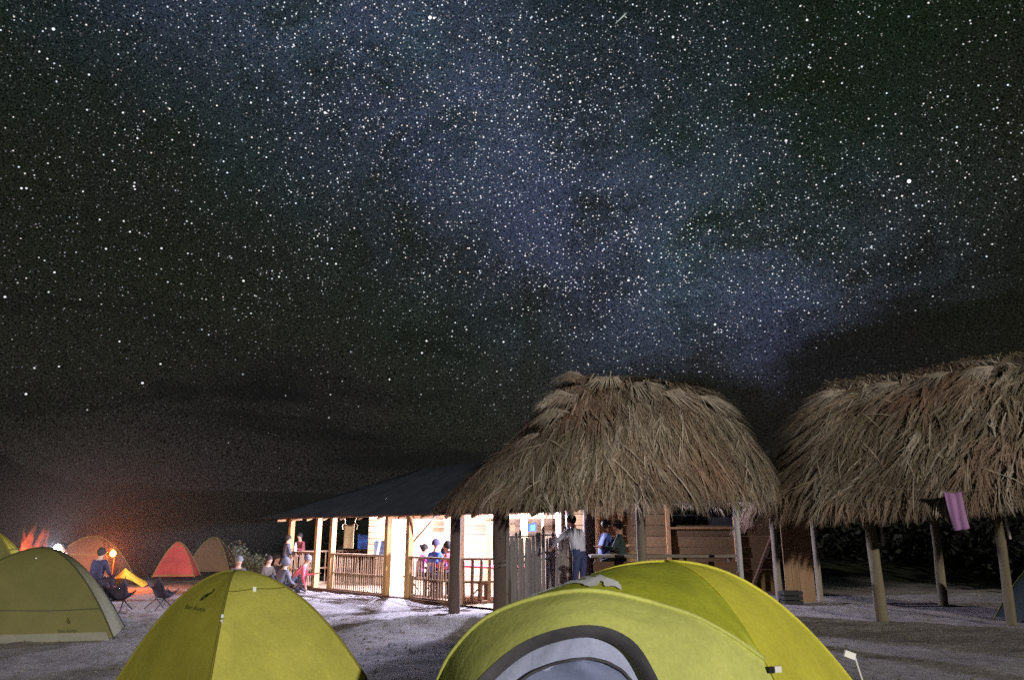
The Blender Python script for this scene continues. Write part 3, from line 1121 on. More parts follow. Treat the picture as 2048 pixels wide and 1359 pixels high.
# counter under the thatch, benches
ct = empty('counter', (2.9, 15.4, .22))
tag(ct, 'long narrow wooden counter under the middle thatched roof', 'counter')
xa, xb = xat(1180, 15.4), xat(1478, 15.4)
piece('top', 'box', M['post_grey'], ct, ((xa + xb) / 2 - 2.9, 0, .88), (xb - xa, .42, .05))
for k in range(4):
    piece('leg', 'box', M['plank_dark'], ct, (xa - 2.9 + .15 + k * (xb - xa - .3) / 3, .0, .43), (.08, .3, .86))
for k in range(3):
    piece('front_board', 'box', M['plank_dark'], ct, ((xa + xb) / 2 - 2.9, -.165, .68 - k * .22), (xb - xa - .1, .025, .19))
bn = empty('bench', (xat(1425, 14.9), 14.9, gz(3.9, 14.9)))
tag(bn, 'low pale plank bench in front of the counter by the thin white post', 'bench')
piece('seat', 'box', M['post_pale'], bn, (0, 0, .72), (.52, .26, .045))
for sx_ in (-.2, .2):
    for sy in (-.09, .09):
        piece('leg', 'box', M['plank_dark'], bn, (sx_, sy, .35), (.05, .05, .70))

# stake fence
fen = empty('stake_fence', (.4, 15.6, 0))
tag(fen, 'grey fence of upright split stakes beside the hut corner post', 'fence')


def build_fence():
    a, b = Vector((xat(1016, 14.9), 14.9, 0)), Vector((xat(1136, 17.2), 17.2, 0))
    n = 19
    for k in range(n):
        u = k / (n - 1)
        p = a.lerp(b, u)
        h = 1.42 + random.uniform(-.07, .06) + (0.12 if k % 7 == 3 else 0)
        piece('stake', 'pole', M['stake'], fen, (p.x, p.y, gz(p.x, p.y) - .05), (random.uniform(.11, .145), .045, h + .05), (0, R(random.uniform(-1.2, 1.2)), random.uniform(-.3, .3) + .9))
    for z0, z1 in ((1.02, 1.22), (.94, 1.06)):
        pole_between('rail', M['stake'], fen, (a.x - .1, a.y - .12, z0), (b.x - .05, b.y - .12, z1), .055)
    pole_between('rail', M['stake'], fen, (a.x - .1, a.y - .06, 1.47), (b.x, b.y - .06, 1.52), .035)


under(fen, build_fence)

# ------------------------------------------------------------------ lit shelter (pavilion) with corrugated roof
Q0, Q5 = Vector((-6.55, 22.5, 0)), Vector((-1.25, 16.9, 0))
TD = (Q5 - Q0).normalized()
ND = Vector((-TD.y, TD.x, 0))
if ND.y < 0:
    ND = -ND
PL = (Q5 - Q0).length
PYAW = math.atan2(TD.y, TD.x)


def pv(s, w, z=0.0):
    p = Q0 + TD * s + ND * w
    return Vector((p.x, p.y, z))


pav = empty('shelter', tuple(Q0))
tag(pav, 'open-sided lit shelter with stake railings and a corrugated metal roof', 'shelter')


def s_of_px(px, w=0.0):
    best = min((abs(1024 + FPX * p.x / (p.y * math.cos(PITCH) - .6 * math.sin(PITCH)) - px), s) for s in np.arange(-4, 16, .02) for p in (pv(s, w),))
    return float(best[1])


S = {k: s_of_px(k) for k in (580, 634, 664, 775, 818, 910)}
EZ = 1.93


def railing(a, b, h=.98, base=.06, step=.10, mt='rail', wid=.05):
    a, b = Vector(a), Vector(b)
    L = (b - a).length
    n = max(2, int(L / step))
    yaw = math.atan2((b - a).y, (b - a).x)
    for k in range(1, n):
        p = a.lerp(b, k / n)
        piece('baluster', 'pole', M[mt], pav, (p.x, p.y, base), (wid * random.uniform(.8, 1.25), .028, h - .05 - base + random.uniform(-.02, .01)), (R(random.uniform(-1, 1)), R(random.uniform(-1.6, 1.6)), yaw))
    beam_between('rail', M[mt], pav, a + Vector((0, 0, h)), b + Vector((0, 0, h)), .10, .05)
    beam_between('rail', M[mt], pav, a + Vector((0, 0, base)), b + Vector((0, 0, base)), .06, .07)
    beam_between('rail', M[mt], pav, a + Vector((0, 0, h * .5)) + ND * .03, b + Vector((0, 0, h * .5)) + ND * .03, .03, .045)


def build_pavilion():
    # posts on the open front
    for px in (580, 634, 664, 775, 818):
        p = pv(S[px], 0)
        piece('post', 'box', M['post'], pav, (p.x, p.y, .98), (.135, .135, 1.96), (0, 0, PYAW))
    p = pv(S[910], .1)
    piece('post', 'box', M['post'], pav, (p.x, p.y, .98), (.17, .17, 1.96), (0, 0, PYAW))
    railing(pv(S[580], 0), pv(S[634], 0))
    railing(pv(S[664], 0), pv(S[775], 0))
    railing(pv(S[818], 0), pv(S[910], 0))
    e0 = pv(S[910], 0)
    railing(e0, (xat(996, 17.1), 17.1, 0), step=.17, wid=.085)
    # rear and left rails with posts
    W = 5.2
    railing(pv(S[580], 0) + TD * .02, pv(S[580], W), step=.2)
    railing(pv(S[580], W), pv(S[580] + 3.2, W), step=.2, mt='post')
    for s_ in (S[580], S[580] + 1.6, S[580] + 3.3):
        p = pv(s_, W)
        piece('post', 'box', M['post'], pav, (p.x, p.y, 1.1), (.13, .13, 2.2), (0, 0, PYAW))
    # inner posts
    for s_, w_ in ((S[775] + .9, 2.6), (S[818] + 1.0, 2.9), (S[910] + 2.2, 2.4)):
        p = pv(s_, w_)
        piece('post', 'box', M['post'], pav, (p.x, p.y, 1.35), (.13, .13, 2.7), (0, 0, PYAW))
    # sill log, floor, eave plate
    beam_between('sill', M['plank_dark'], pav, pv(S[580] - .1, -.03, .0), pv(S[910] + .1, -.03, .0), .16, .12)
    beam_between('eave_plate', M['plank_warm'], pav, pv(-.6, .02, EZ + .06), pv(PL + 3.2, .02, EZ + .06), .09, .10)
    fl = MB()
    fl.add([pv(S[580], 0, .035), pv(PL + 4, 0, .035), pv(PL + 4, W + .4, .035), pv(S[580], W + .4, .035)], [(0, 1, 2, 3)])
    fl.build('floor', M['plank_pale'], pav)
    # rafters poking out at the eave
    ridge_w, ridge_z = 2.9, 3.45
    for k in range(13):
        s_ = -.3 + k * .9
        zr = EZ + .1 + (ridge_z - EZ) * min(1, max(.1, (s_ + .8) / 3.4))
        wr = ridge_w * min(1, max(.1, (s_ + .8) / 3.4))
        beam_between('rafter', M['plank_warm'], pav, pv(s_, -.40, EZ - .05), pv(s_, wr * .92, zr - .32), .05, .06)
    # corrugated sheets, front slope (hipped at the left end)
    SW = .86
    s_ = -1.05
    k = 0
    while s_ < PL + 3.4:
        mb = MB()

        def sheet(u, v, s_=s_):
            ss = s_ + u * (SW + .05)
            run = min(1.0, max(.02, (ss + 1.05) / 3.6))
            w0, w1 = -.55, -.55 + (ridge_w + .55) * run
            z0 = EZ + .02
            z1 = z0 + (ridge_z - z0) * run
            return pv(ss, w0 + (w1 - w0) * v, z0 + (z1 - z0) * v + .018 * math.sin(ss * 2 * math.pi / .115) + .012 * (k % 2))
        mb.grid(sheet, 64, 3)
        mb.build('roof_sheet', M['metal'], pav, smooth=True, solid=.004)
        s_ += SW
        k += 1
    # hip slope at the left end and the back slope
    for k in range(6):
        mb = MB()

        def hipsheet(u, v, k=k):
            f = (k + u) / 6
            w0 = -.55 + f * 6.9
            run = 1 - abs(f - .5) * 2
            return pv(-1.05 + 3.6 * run * v, w0, EZ + .02 + (ridge_z - EZ - .02) * run * v + .015 * math.sin(w0 * 2 * math.pi / .115))
        mb.grid(hipsheet, 40, 3)
        mb.build('roof_sheet', M['metal'], pav, smooth=True, solid=.004)
    for k in range(8):
        mb = MB()

        def backsheet(u, v, k=k):
            s2 = -1.05 + (k + u) / 8 * (PL + 4.4)
            run = min(1.0, max(.02, (s2 + 1.05) / 3.6))
            return pv(s2, 6.35 + (ridge_w - 6.35) * run * v, EZ + .02 + (ridge_z - EZ - .02) * run * v + .015 * math.sin(s2 * 2 * math.pi / .115))
        mb.grid(backsheet, 60, 3)
        mb.build('roof_sheet', M['metal'], pav, smooth=True, solid=.004)
    # tie beam seen under the thatch
    beam_between('tie_beam', M['plank_warm'], pav, (xat(772, 19.2), 19.2, 1.93), (xat(1118, 19.8), 19.8, 1.95), .10, .09)
    pole_between('post', M['post'], pav, (xat(1086, 19.7), 19.7, 0), (xat(1086, 19.7), 19.7, 1.95), .07)
    pole_between('brace', M['post'], pav, pv(S[818] + .05, .1, 1.35), pv(S[818] + .5, .4, 1.95), .05)
    # cabin room at the back: pale boarded walls
    Yw = 22.6
    xw0, xw1 = xat(752, Yw), xat(1135, Yw)
    nb = 12
    for k in range(nb):
        h = 2.9 / nb
        z = .04 + h * (k + .5)
        piece('wall_plank', 'box', M['plank_pale'], pav, ((xw0 + xw1) / 2, Yw + random.uniform(-.008, .008), z), (xw1 - xw0, .03, h * .96))
        piece('wall_plank', 'box', M['plank'], pav, (xw0 - .02, Yw + 1.2, z), (.03, 2.4, h * .96))
    # short inner partition of brown planks
    Yp = 21.2
    xp = xat(873, Yp)
    for k in range(6):
        piece('wall_plank', 'box', M['plank'], pav, (xp + random.uniform(-.03, .03), Yp, 1.62 + k * .17), (.34, .035, .15))
    xq = xat(757, 21.8)
    for k in range(9):
        piece('wall_plank', 'box', M['plank'], pav, (xq, 21.8, .95 + k * .17), (.62, .035, .155))


under(pav, build_pavilion)

# lamps under the shelter roof: bulb + holder + cord, each with its own light
for nm, lab, s_, w_, z_, pw in [('lamp', 'bright white bulb hanging under the left half of the shelter roof', S[664] + 1.2, 1.3, 2.14, 2700),
                                ('lamp', 'bright white bulb hanging under the right half of the shelter roof', S[910] + .2, 2.0, 2.20, 3000),
                                ]:
    p = pv(s_, w_, z_)
    L = empty('hanging_lamp', tuple(p))
    tag(L, lab, 'lamp', 'bulbs under the shelter roof')
    mb = MB()
    mb.ellipsoid((0, 0, 0), (.045, .045, .06))
    mb.build('bulb', M['led'], L, smooth=True)
    mb = MB()
    mb.tube([(0, 0, .05), (0, 0, .11)], .022, 8)
    mb.build('holder', M['white'], L)
    mb = MB()
    mb.tube([(0, 0, .11), (0, 0, .75)], .005, 5)
    mb.build('cord', M['black_metal'], L)
    ld = bpy.data.lights.new('bulb_light', 'POINT')
    ld.energy, ld.color, ld.shadow_soft_size = pw, (.72, .72, 1.0), .07
    lo = bpy.data.objects.new('bulb_light', ld)
    lo.location = (0, 0, -.09)
    link(lo, L)

# beige cloth hung at the front of the shelter
p0 = at(700, 1046, pv(s_of_px(700), -.05).y - .02)
p1 = at(700, 1096, p0.y)


def cloth_fn(u, v):
    q = p0 + TD * ((u - .5) * .50 * (1 - .03 * math.sin(3 * v)))
    z = p0.z + (p1.z - p0.z) * v - .05 * math.sin(math.pi * u) * (1 - v)
    q = q - ND * (.015 * math.sin(7 * u + 2 * v))
    return Vector((q.x, q.y, z))


cl = empty('cloth', (p0.x, p0.y, p0.z))
tag(cl, 'beige cloth tied up by its corners between the shelter posts', 'cloth')


def build_cloth():
    mb = MB()
    mb.grid(cloth_fn, 12, 12)
    mb.build('sheet', M['towel'], cl, smooth=True, solid=.006)
    for sg in (-.25, .25):
        q = p0 + TD * sg
        mb = MB()
        mb.tube([(q.x, q.y, p0.z), (q.x, q.y, p0.z + .08), (q.x + sg * .12, q.y, p0.z + .14)], .010, 5)
        mb.tube([(q.x, q.y, p0.z + .02), (q.x + sg * .3, q.y, p0.z - .04), (q.x + sg * .22, q.y, p0.z - .16)], .009, 5)
        mb.build('tie', M['towel'], cl)


under(cl, build_cloth)


def hung(name, label, cat, mat, px0, px1, py0, py1, Y, wave=.02):
    a, b = at(px0, py0, Y), at(px1, py1, Y)
    mb = MB()
    mb.grid(lambda u, v: Vector((a.x + (b.x - a.x) * u, Y + wave * math.sin(11 * u + 2 * v), a.z + (b.z - a.z) * v - .04 * math.sin(math.pi * u) * (1 - v))), 14, 10)
    return tag(mb.build(name, mat, smooth=True, solid=.005), label, cat)


hung('tarp', 'deep blue tarpaulin strung behind the beige cloth in the shelter', 'tarp', M['blue'], 716, 742, 1066, 1097, 23.2)
hung('cloth', 'pale blue cloth draped beside the brown plank corner of the shelter', 'cloth', M['paleblue'], 748, 772, 1078, 1112, 19.6, .05)
hung('cloth', 'bright blue cloth on a line at the back of the shelter', 'cloth', M['blue'], 1040, 1072, 1044, 1061, 20.6)
hung('board', 'small brown board hung beside the bright blue cloth', 'board', M['plank'], 1021, 1030, 1044, 1062, 20.6, .004)

# bottle on the left railing
bp_ = pv(s_of_px(590), 0, 1.005)
mb = MB()
prof = [(.036, 0), (.038, .02), (.038, .14), (.030, .18), (.014, .21), (.014, .24)]
mb.grid(lambda u, v: Vector((prof[round(v * 5)][0] * math.cos(2 * math.pi * u), prof[round(v * 5)][0] * math.sin(2 * math.pi * u), prof[round(v * 5)][1])), 12, 5)
b_ = mb.build('bottle', M['white'], None, smooth=True, loc=tuple(bp_))
tag(b_, 'pale bottle standing on the left railing of the shelter', 'bottle')
mb = MB()
mb.tube([(0, 0, .235), (0, 0, .262)], .017, 10)
mb.build('cap', M['blue'], b_)


# tables and bench in the shelter
def table(name, label, cat, s_, w_, L, W_, H, mat, legmat, yaw=PYAW):
    p = pv(s_, w_, .035)
    t_ = empty(name, tuple(p), yaw)
    tag(t_, label, cat)
    for k in range(3):
        piece('top_board', 'box', mat, t_, (0, (k - 1) * W_ / 3, H - .02), (L, W_ / 3 * .96, .04))
    for sx_ in (-1, 1):
        for sy in (-1, 1):
            piece('leg', 'box', legmat, t_, (sx_ * (L / 2 - .1), sy * (W_ / 2 - .06), (H - .04) / 2), (.06, .06, H - .04))
        pole_between('brace', legmat, t_, (sx_ * (L / 2 - .1), 0, H - .06), (sx_ * (L / 2 - .5), 0, .12), .035)
    return t_


table('table', 'long wooden table with a red cloth inside the shelter', 'table', S[818] + .9, 1.5, 2.6, .75, .74, M['red_cloth'], M['plank'])
table('bench', 'pale plank bench just inside the gap in the shelter railing', 'bench', S[775] + .4, .8, 1.3, .3, .45, M['plank_pale'], M['plank'])
table('bench', 'plank bench along the railing where the people in the shelter sit', 'bench', S[818] + 1.0, .62, 2.2, .3, .45, M['plank'], M['plank'])


# ------------------------------------------------------------------ tents
def pole_pt(foot, H, t, e):
    return Vector((foot[0] * t, foot[1] * t, H * (1 - t ** e)))


def panel_fn(f1, f2, H, e, bulge=.05, wr=0.0, seed=0.0):
    mid = Vector((f1[0] + f2[0], f1[1] + f2[1], 0)).normalized()

    def fn(a, t):
        p = pole_pt(f1, H, t, e).lerp(pole_pt(f2, H, t, e), a)
        k = math.sin(math.pi * a)
        p = p + mid * (bulge * k * math.sin(math.pi * min(1, t * 1.0)) * t) + Vector((0, 0, .35 * bulge * k * t * (1 - t)))
        if wr:
            p = p + mid * (wr * k * noise.noise(Vector((a * 3 + seed, t * 4, seed))))
            p = p + mid * (wr * .5 * math.sin(a * 9 + t * 14 + seed) * k * t)
        return p
    return fn


def ribbon(fn, pts, w, off=.006):
    """flat strip along (a,t) points on a panel, slightly proud"""
    mb = MB()
    P3 = []
    for (a, t_) in pts:
        p = fn(a, t_)
        e1 = fn(min(1, a + .01), t_) - fn(max(0, a - .01), t_)
        e2 = fn(a, min(1, t_ + .01)) - fn(a, max(.001, t_ - .01))
        n_ = e2.cross(e1)
        n_ = n_.normalized() if n_.length > 1e-9 else Vector((0, 0, 1))
        if n_.z < -.2 or n_.dot(Vector((p.x, p.y, 0.3))) < 0:
            n_ = -n_
        P3.append((p + n_ * off, n_))
    for i, (p, n_) in enumerate(P3):
        d = P3[min(i + 1, len(P3) - 1)][0] - P3[max(i - 1, 0)][0]
        s_ = d.cross(n_).normalized() * (w[i] if isinstance(w, (list, tuple)) else w) * .5
        mb.v += [tuple(p - s_), tuple(p + s_)]
    for i in range(len(P3) - 1):
        mb.f.append((2 * i, 2 * i + 1, 2 * i + 3, 2 * i + 2))
    return mb


def text_on(fn, txt, a0, t0, sa, st, parent, mat, sub=3):
    cu = bpy.data.curves.new('lettering', 'FONT')
    cu.body = txt
    cu.size = 1.0
    cu.align_x = 'CENTER'
    to = bpy.data.objects.new('lettering_src', cu)
    col.objects.link(to)
    dg = bpy.context.evaluated_depsgraph_get()
    me = bpy.data.meshes.new_from_object(to.evaluated_get(dg))
    bm = bmesh.new()
    bm.from_mesh(me)
    bmesh.ops.triangulate(bm, faces=bm.faces)
    mb = MB()
    for v in bm.verts:
        a, t_ = a0 + v.co.x * sa, t0 - v.co.y * st
        p = fn(a, t_)
        e1 = fn(a + .01, t_) - fn(a - .01, t_)
        e2 = fn(a, t_ + .01) - fn(a, t_ - .01)
        n_ = e2.cross(e1).normalized()
        if n_.dot(Vector((p.x, p.y, .3))) < 0:
            n_ = -n_
        mb.v.append(tuple(p + n_ * .005))
    mb.f = [tuple(v.index for v in f.verts) for f in bm.faces]
    bm.free()
    bpy.data.objects.remove(to)
    return mb.build('lettering', mat, parent)


def leaf_logo(fn, a0, t0, sa, st, parent, mat, w=.02):
    pts1 = [(.25, 1.0), (.42, .82), (.34, .55), (.12, .30), (.02, .02), (-.20, -.32), (-.52, -.55)]
    pts2 = [(-.52, -.55), (-.48, -.28), (-.30, .05), (-.05, .40)]
    pts3 = [(.10, .18), (-.05, .15), (-.22, .02)]
    for k, pts in enumerate((pts1, pts2, pts3)):
        q = [(a0 + p.x * sa, t0 - p.y * st) for p in spline([Vector((x, y, 0)) for x, y in pts], 14)]
        rb = ribbon(fn, q, [w * (.45 + .75 * math.sin(math.pi * i / 13)) for i in range(14)])
        rb.build('emblem_stroke', mat, parent)


def b_logo(fn, a0, t0, sa, st, parent, mat, w=.012):
    pts = [(-.35, .3), (-.25, -.4), (.05, -.75), (.38, -.45), (.35, -.1), (.05, .05), (.3, .25), (.28, .6), (0, .85), (-.2, .8)]
    q = [(a0 + p.x * sa, t0 - p.y * st) for p in spline([Vector((x, y, 0)) for x, y in pts], 22)]
    ribbon(fn, q, w).build('emblem_stroke', mat, parent)


PANELS = {}


def dome_tent(label, loc, yaw, feet, H, e, mats, bulge=.05, seams=(), trim=None, wr=.012, name='tent', hem=.97, res=18, guys=False):
    """feet: FL, FR, BR, BL; mats: front, right, back, left"""
    t_ = empty(name, loc, yaw)
    tag(t_, label, 'tent', 'dome tents in the camp')
    fns = []
    for k, (i, j) in enumerate(((0, 1), (1, 2), (2, 3), (3, 0))):
        fn = panel_fn(feet[i], feet[j], H, e, bulge, wr, k * 3.1 + loc[0])
        mb = MB()
        mb.grid(lambda u, v, fn=fn: fn(u, .004 + (hem - .004) * v), res, res)
        fn_panel = mb.build('panel', mats[k], t_, smooth=True)
        fns.append(fn)
        PANELS[fn] = fn_panel
    for f in feet:
        mb = MB()
        pts = [pole_pt(f, H, .004 + .985 * i / 20, e) * 1.004 for i in range(21)]
        mb.tube(pts, .011, 6)
        mb.build('pole_sleeve', trim or M['seam'], t_, smooth=True)
    if guys:
        for f in feet:
            a_ = pole_pt(f, H, .70, e)
            b_ = Vector((f[0] * 1.55, f[1] * 1.55, 0))
            pole_between('guy_line', M['emblem'], t_, a_, b_, .008)
            pole_between('peg', M['black_metal'], t_, b_ + Vector((0, 0, -.08)), b_ + Vector((f[0] * .03, f[1] * .03, .06)), .012)
    for k, tt, w in seams:
        ribbon(fns[k], [(i / 20, tt + .004 * math.sin(i * .55)) for i in range(21)], w, .005).build('seam', trim or M['seam'], t_)
    return t_, fns


def tab(parent, p, size=(.03, .012, .045), mat=None, rot=(0, 0, 0)):
    return piece('toggle', 'box', mat or M['white'], parent, p, size, rot)


def stand(px, Y, z=0.0):
    x = xat(px, Y, z)
    return (x, Y, gz(x, Y))


# --- mid tent, mustard, in front of the shelter
loc = (xat(470, 7.4, 1.25), 7.4, 0)
loc = (loc[0], loc[1], gz(loc[0], loc[1]) - .02)
HM = 1.26
feet = [(.34, -1.34), (1.52, .02), (-.36, 1.38), (-1.2, .12)]
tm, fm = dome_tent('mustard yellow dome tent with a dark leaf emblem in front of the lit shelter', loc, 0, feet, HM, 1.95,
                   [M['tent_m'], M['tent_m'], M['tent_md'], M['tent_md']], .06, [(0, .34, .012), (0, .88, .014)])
text_on(fm[3], 'Buam Acampo', .52, .50, .068, .040, PANELS[fm[3]], M['ink'])
leaf_logo(fm[3], .60, .40, .16, .065, PANELS[fm[3]], M['ink'], .022)
b_logo(fm[0], .80, .93, .030, .035, PANELS[fm[0]], M['ink'], .012)
p = fm[0](.42, .335)
tab(tm, p + Vector((.01, -.02, 0)))
p = pole_pt(feet[0], HM, .52, 1.95)
tab(tm, p + Vector((.02, -.03, .02)), (.02, .012, .03))
tab(tm, p + Vector((.015, -.03, -.025)), (.02, .012, .03))

# --- left tent, grey green
loc = stand(68, 12.0, .5)
feet = [(-1.35, -.95), (1.48, -.30), (.95, 1.05), (-1.2, .8)]
tl, fl_ = dome_tent('grey green dome tent at the left with light spill painted along its hem and dark lettering', (loc[0], loc[1], loc[2] - .02), 0, feet, 1.33, 1.75,
                    [M['tent_g'], M['tent_g'], M['tent_g'], M['tent_g']], .10, [(0, .80, .014)], hem=.985, trim=M['tent_gd'])
b_logo(fl_[0], .80, .875, .016, .022, PANELS[fl_[0]], M['ink'], .012)
text_on(fl_[0], 'Buam Acampo', .79, .945, .016, .026, PANELS[fl_[0]], M['ink'])
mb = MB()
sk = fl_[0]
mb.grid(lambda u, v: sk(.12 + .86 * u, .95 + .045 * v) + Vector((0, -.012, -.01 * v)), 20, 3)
mb.build('skirt', M['tent_skirt'], tl, smooth=True)  # strip along the hem with the light spill put into its colour
tab(tl, sk(.55, .30) + Vector((0, -.02, 0)), (.02, .012, .02))

# --- tent cut by the left edge
loc = stand(-45, 14.0, .5)
te, fe = dome_tent('olive dome tent with a bright yellow top cut off by the left edge', (loc[0], loc[1], loc[2] - .02), R(20), [(-1.15, -.8), (1.1, -.8), (1.1, .8), (-1.1, .8)], 1.62, 1.7,
                   [M['tent_g'], M['tent_y'], M['tent_beige'], M['tent_g']], .08, [(1, .4, .02)])

# --- distant tents on the left
loc = stand(178, 23.5, .5)
dome_tent('brown dome tent beyond the seated person on the left', (loc[0], loc[1], loc[2]), R(12), [(-1.25, -.9), (1.0, -.9), (1.2, .8), (-1.1, .8)], 1.42, 1.9,
          [M['tent_brown'], M['tent_brown'], M['tent_brown'], M['tent_brown']], .1, [(0, .6, .02)])
loc = stand(352, 27.0, .5)
dome_tent('small bright red dome tent behind the camp chairs', (loc[0], loc[1], loc[2]), R(-8), [(-.42, -.7), (.98, -.35), (.6, .7), (-.95, .25)], 1.22, 1.6,
          [M['tent_red'], M['tent_red'], M['tent_redd'], M['tent_redd']], .05, [(0, .28, .02), (0, .95, .03)])  # left and back panels have their shade put into a darker red
loc = stand(424, 30.0, .5)
dome_tent('small rust brown dome tent to the right of the red tent', (loc[0], loc[1], loc[2]), R(10), [(-.85, -.7), (.85, -.7), (.85, .7), (-.85, .7)], 1.35, 1.8,
          [M['tent_brown'], M['tent_redd'], M['tent_brown'], M['tent_brown']], .06, [])
loc = stand(2145, 13.8, .5)
dome_tent('dark teal dome tent cut off by the right edge', (loc[0], loc[1], loc[2]), R(15), [(-.95, -.85), (1.1, -.85), (1.1, .85), (-.95, .85)], 1.35, 1.6,
          [M['tent_teal'], M['tent_teal'], M['tent_teal'], M['tent_teal']], .08, [(0, .5, .02)])

# --- low yellow tarp pitched behind the chairs
loc = stand(252, 22.6, .3)
tt = empty('tarp_shelter', loc, R(-6))
tag(tt, 'low bright yellow tarp pitched to a point behind the camp chairs', 'tarp')
mb = MB()
apx, ft = Vector((-.05, 0, .52)), [Vector((-.75, -.2, .0)), Vector((.72, -.25, .0)), Vector((.7, .6, .0)), Vector((-.7, .6, .0))]
for i in range(4):
    a_, b_ = ft[i], ft[(i + 1) % 4]
    mb.grid(lambda u, v, a_=a_, b_=b_: apx.lerp(a_.lerp(b_, u), v) - Vector((0, 0, .10 * math.sin(math.pi * v) * (.4 + .6 * abs(2 * u - 1)))) + Vector((0, 0, .25 * v * math.sin(math.pi * u) * (1 if i == 0 else .3))), 8, 8)
mb.build('canopy', M['tent_y'], tt, smooth=True)
pole_between('pole', M['black_metal'], tt, (-.05, 0, 0), (-.05, 0, .52), .02)

# --- the big near tent
TC = (xat(1330, 4.85, 1.4), 4.85, 0.0)
tn = empty('tent', TC)
tag(tn, 'large lime yellow dome tent in the foreground with its arched door open', 'tent', 'dome tents in the camp')
HN, EN = 1.405, 2.15
FR, BR, BL, FL = (.62, -1.08), (1.62, .30), (-.6, 1.1), (-1.78, -.22)
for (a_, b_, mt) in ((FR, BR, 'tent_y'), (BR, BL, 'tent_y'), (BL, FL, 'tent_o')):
    fn = panel_fn(a_, b_, HN, EN, .05, .014, a_[0])
    mb = MB()
    mb.grid(lambda u, v: fn(u, .003 + .97 * v), 26, 30)
    mb.build('panel', M[mt], tn, smooth=True)
    if mt == 'tent_y' and a_ is FR:
        fr_fn = fn
hoop = spline([(-1.45, -.27, .66), (-1.32, -.42, .93), (-1.06, -.60, 1.165), (-.60, -.80, 1.29), (-.12, -.80, 1.195), (.16, -.72, 1.07), (.375, -.655, .93)], 40)
c1 = []
for i in range(40):
    u = i / 39
    if u < .55:
        c1.append(pole_pt(FL, HN, .815 * (1 - u / .55) ** 1.0 + .002, EN))
    else:
        c1.append(pole_pt(FR, HN, .605 * ((u - .55) / .45), EN))


def strip(name, A, B, mat, nv=10, bulge=0.0, bdir=Vector((0, -1, .5)), wr=0.0, parent=tn):
    mb = MB()
    n = len(A) - 1

    def f(u, v):
        i = round(u * n)
        p = A[i].lerp(B[i], v)
        k = math.sin(math.pi * v)
        return p + bdir * (bulge * k * math.sin(math.pi * u) + wr * k * noise.noise(Vector((u * 9, v * 3, 2.2))))
    mb.grid(f, n, nv)
    return mb.build(name, mat, parent, smooth=True)


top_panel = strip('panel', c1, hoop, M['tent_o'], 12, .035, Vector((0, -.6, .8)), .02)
arch = spline([(-1.50, -1.12, .0), (-1.42, -1.02, .40), (-1.30, -.96, .68), (-1.13, -.95, .90), (-.90, -1.0, 1.075), (-.62, -1.06, 1.15), (-.42, -1.09, 1.10), (-.31, -1.12, .96), (-.235, -1.16, .74), (-.20, -1.25, .40), (-.18, -1.35, .0)], 64)
outer = spline([(-1.86, -.50, .0), (-1.72, -.36, .36), (-1.45, -.27, .66), (-1.32, -.42, .93), (-1.06, -.60, 1.165), (-.60, -.80, 1.29), (-.12, -.80, 1.195), (.16, -.72, 1.07),
                (.375, -.655, .93), (.52, -.88, .50), (.66, -1.10, .0)], 64)
strip('vestibule_panel', outer, arch, M['tent_y2'], 12, .03, Vector((0, -.8, .5)), .012)
ac = Vector((-.72, -1.02, .45))
arch_in = [p + (ac - p).normalized() * .060 + Vector((0, .030, 0)) for p in arch]
arch_f = [p + Vector((0, -.008, .004)) for p in arch]
strip('door_trim', arch_f, arch_in, M['zip'], 3, .012, Vector((0, -1, 0)), .006)
for nm, crv in (('hoop_sleeve', hoop), ):
    mb = MB()
    mb.tube([p + Vector((0, -.004, .004)) for p in crv], .012, 6)
    mb.build(nm, M['tent_y2'], tn, smooth=True)
for f in (FR, BR, BL, FL):
    mb = MB()
    mb.tube([pole_pt(f, HN, .004 + .98 * i / 24, EN) * 1.003 for i in range(25)], .010, 6)
    mb.build('pole_sleeve', M['tent_y'], tn, smooth=True)
# inner tent behind the door
mb = MB()
iw = [p.lerp(ac, .02) + Vector((0, .11, -.02)) for p in arch]
iwl, iwr = iw[:32], iw[32:][::-1]


def innerf(u, v):
    i = round(v * 31)
    q_ = iwl[i].lerp(iwr[i], u)
    return q_ + Vector((0, -.08 * math.sin(math.pi * u) + .010 * math.sin(34 * u + 9 * v) * (1 - v), 0))


mb.grid(innerf, 40, 31)
mb.build('inner_wall', M['inner'], tn, smooth=True)
mb = MB()
dcen = ac + Vector((.07, 0, -.08))
door_c = [dcen + (iw[round(i * 63 / 40)] - dcen) * .84 + Vector((0, -.06, 0)) for i in range(41)]
door = door_c
dl, dr = door[:21], door[20:][::-1]


def doorf(u, v):
    i = round(v * 20)
    p = dl[i].lerp(dr[i], u)
    return p + Vector((0, -.03 * math.sin(math.pi * u) + .018 * math.sin(7 * u + 16 * v), .0))


mb.grid(doorf, 16, 20)
idoor = mb.build('inner_door', M['inner_mesh'], tn, smooth=True)
mb = MB()
mb.tube([p + Vector((0, -.02, 0)) for p in door], .008, 5)
mb.build('zip', M['zip'], idoor, smooth=True)
# white emblem on the darkened top panel: two splayed strokes
n_ = len(c1) - 1


def topf(a, t_):
    x = max(0, min(.9999, a)) * n_
    i = int(x)
    A_, B_ = c1[i].lerp(c1[i + 1], x - i), hoop[i].lerp(hoop[i + 1], x - i)
    k = math.sin(math.pi * t_)
    return A_.lerp(B_, t_) + Vector((0, -.6, .8)) * (.035 * k * math.sin(math.pi * a) + .02 * k * noise.noise(Vector((a * 9, t_ * 3, 2.2))))


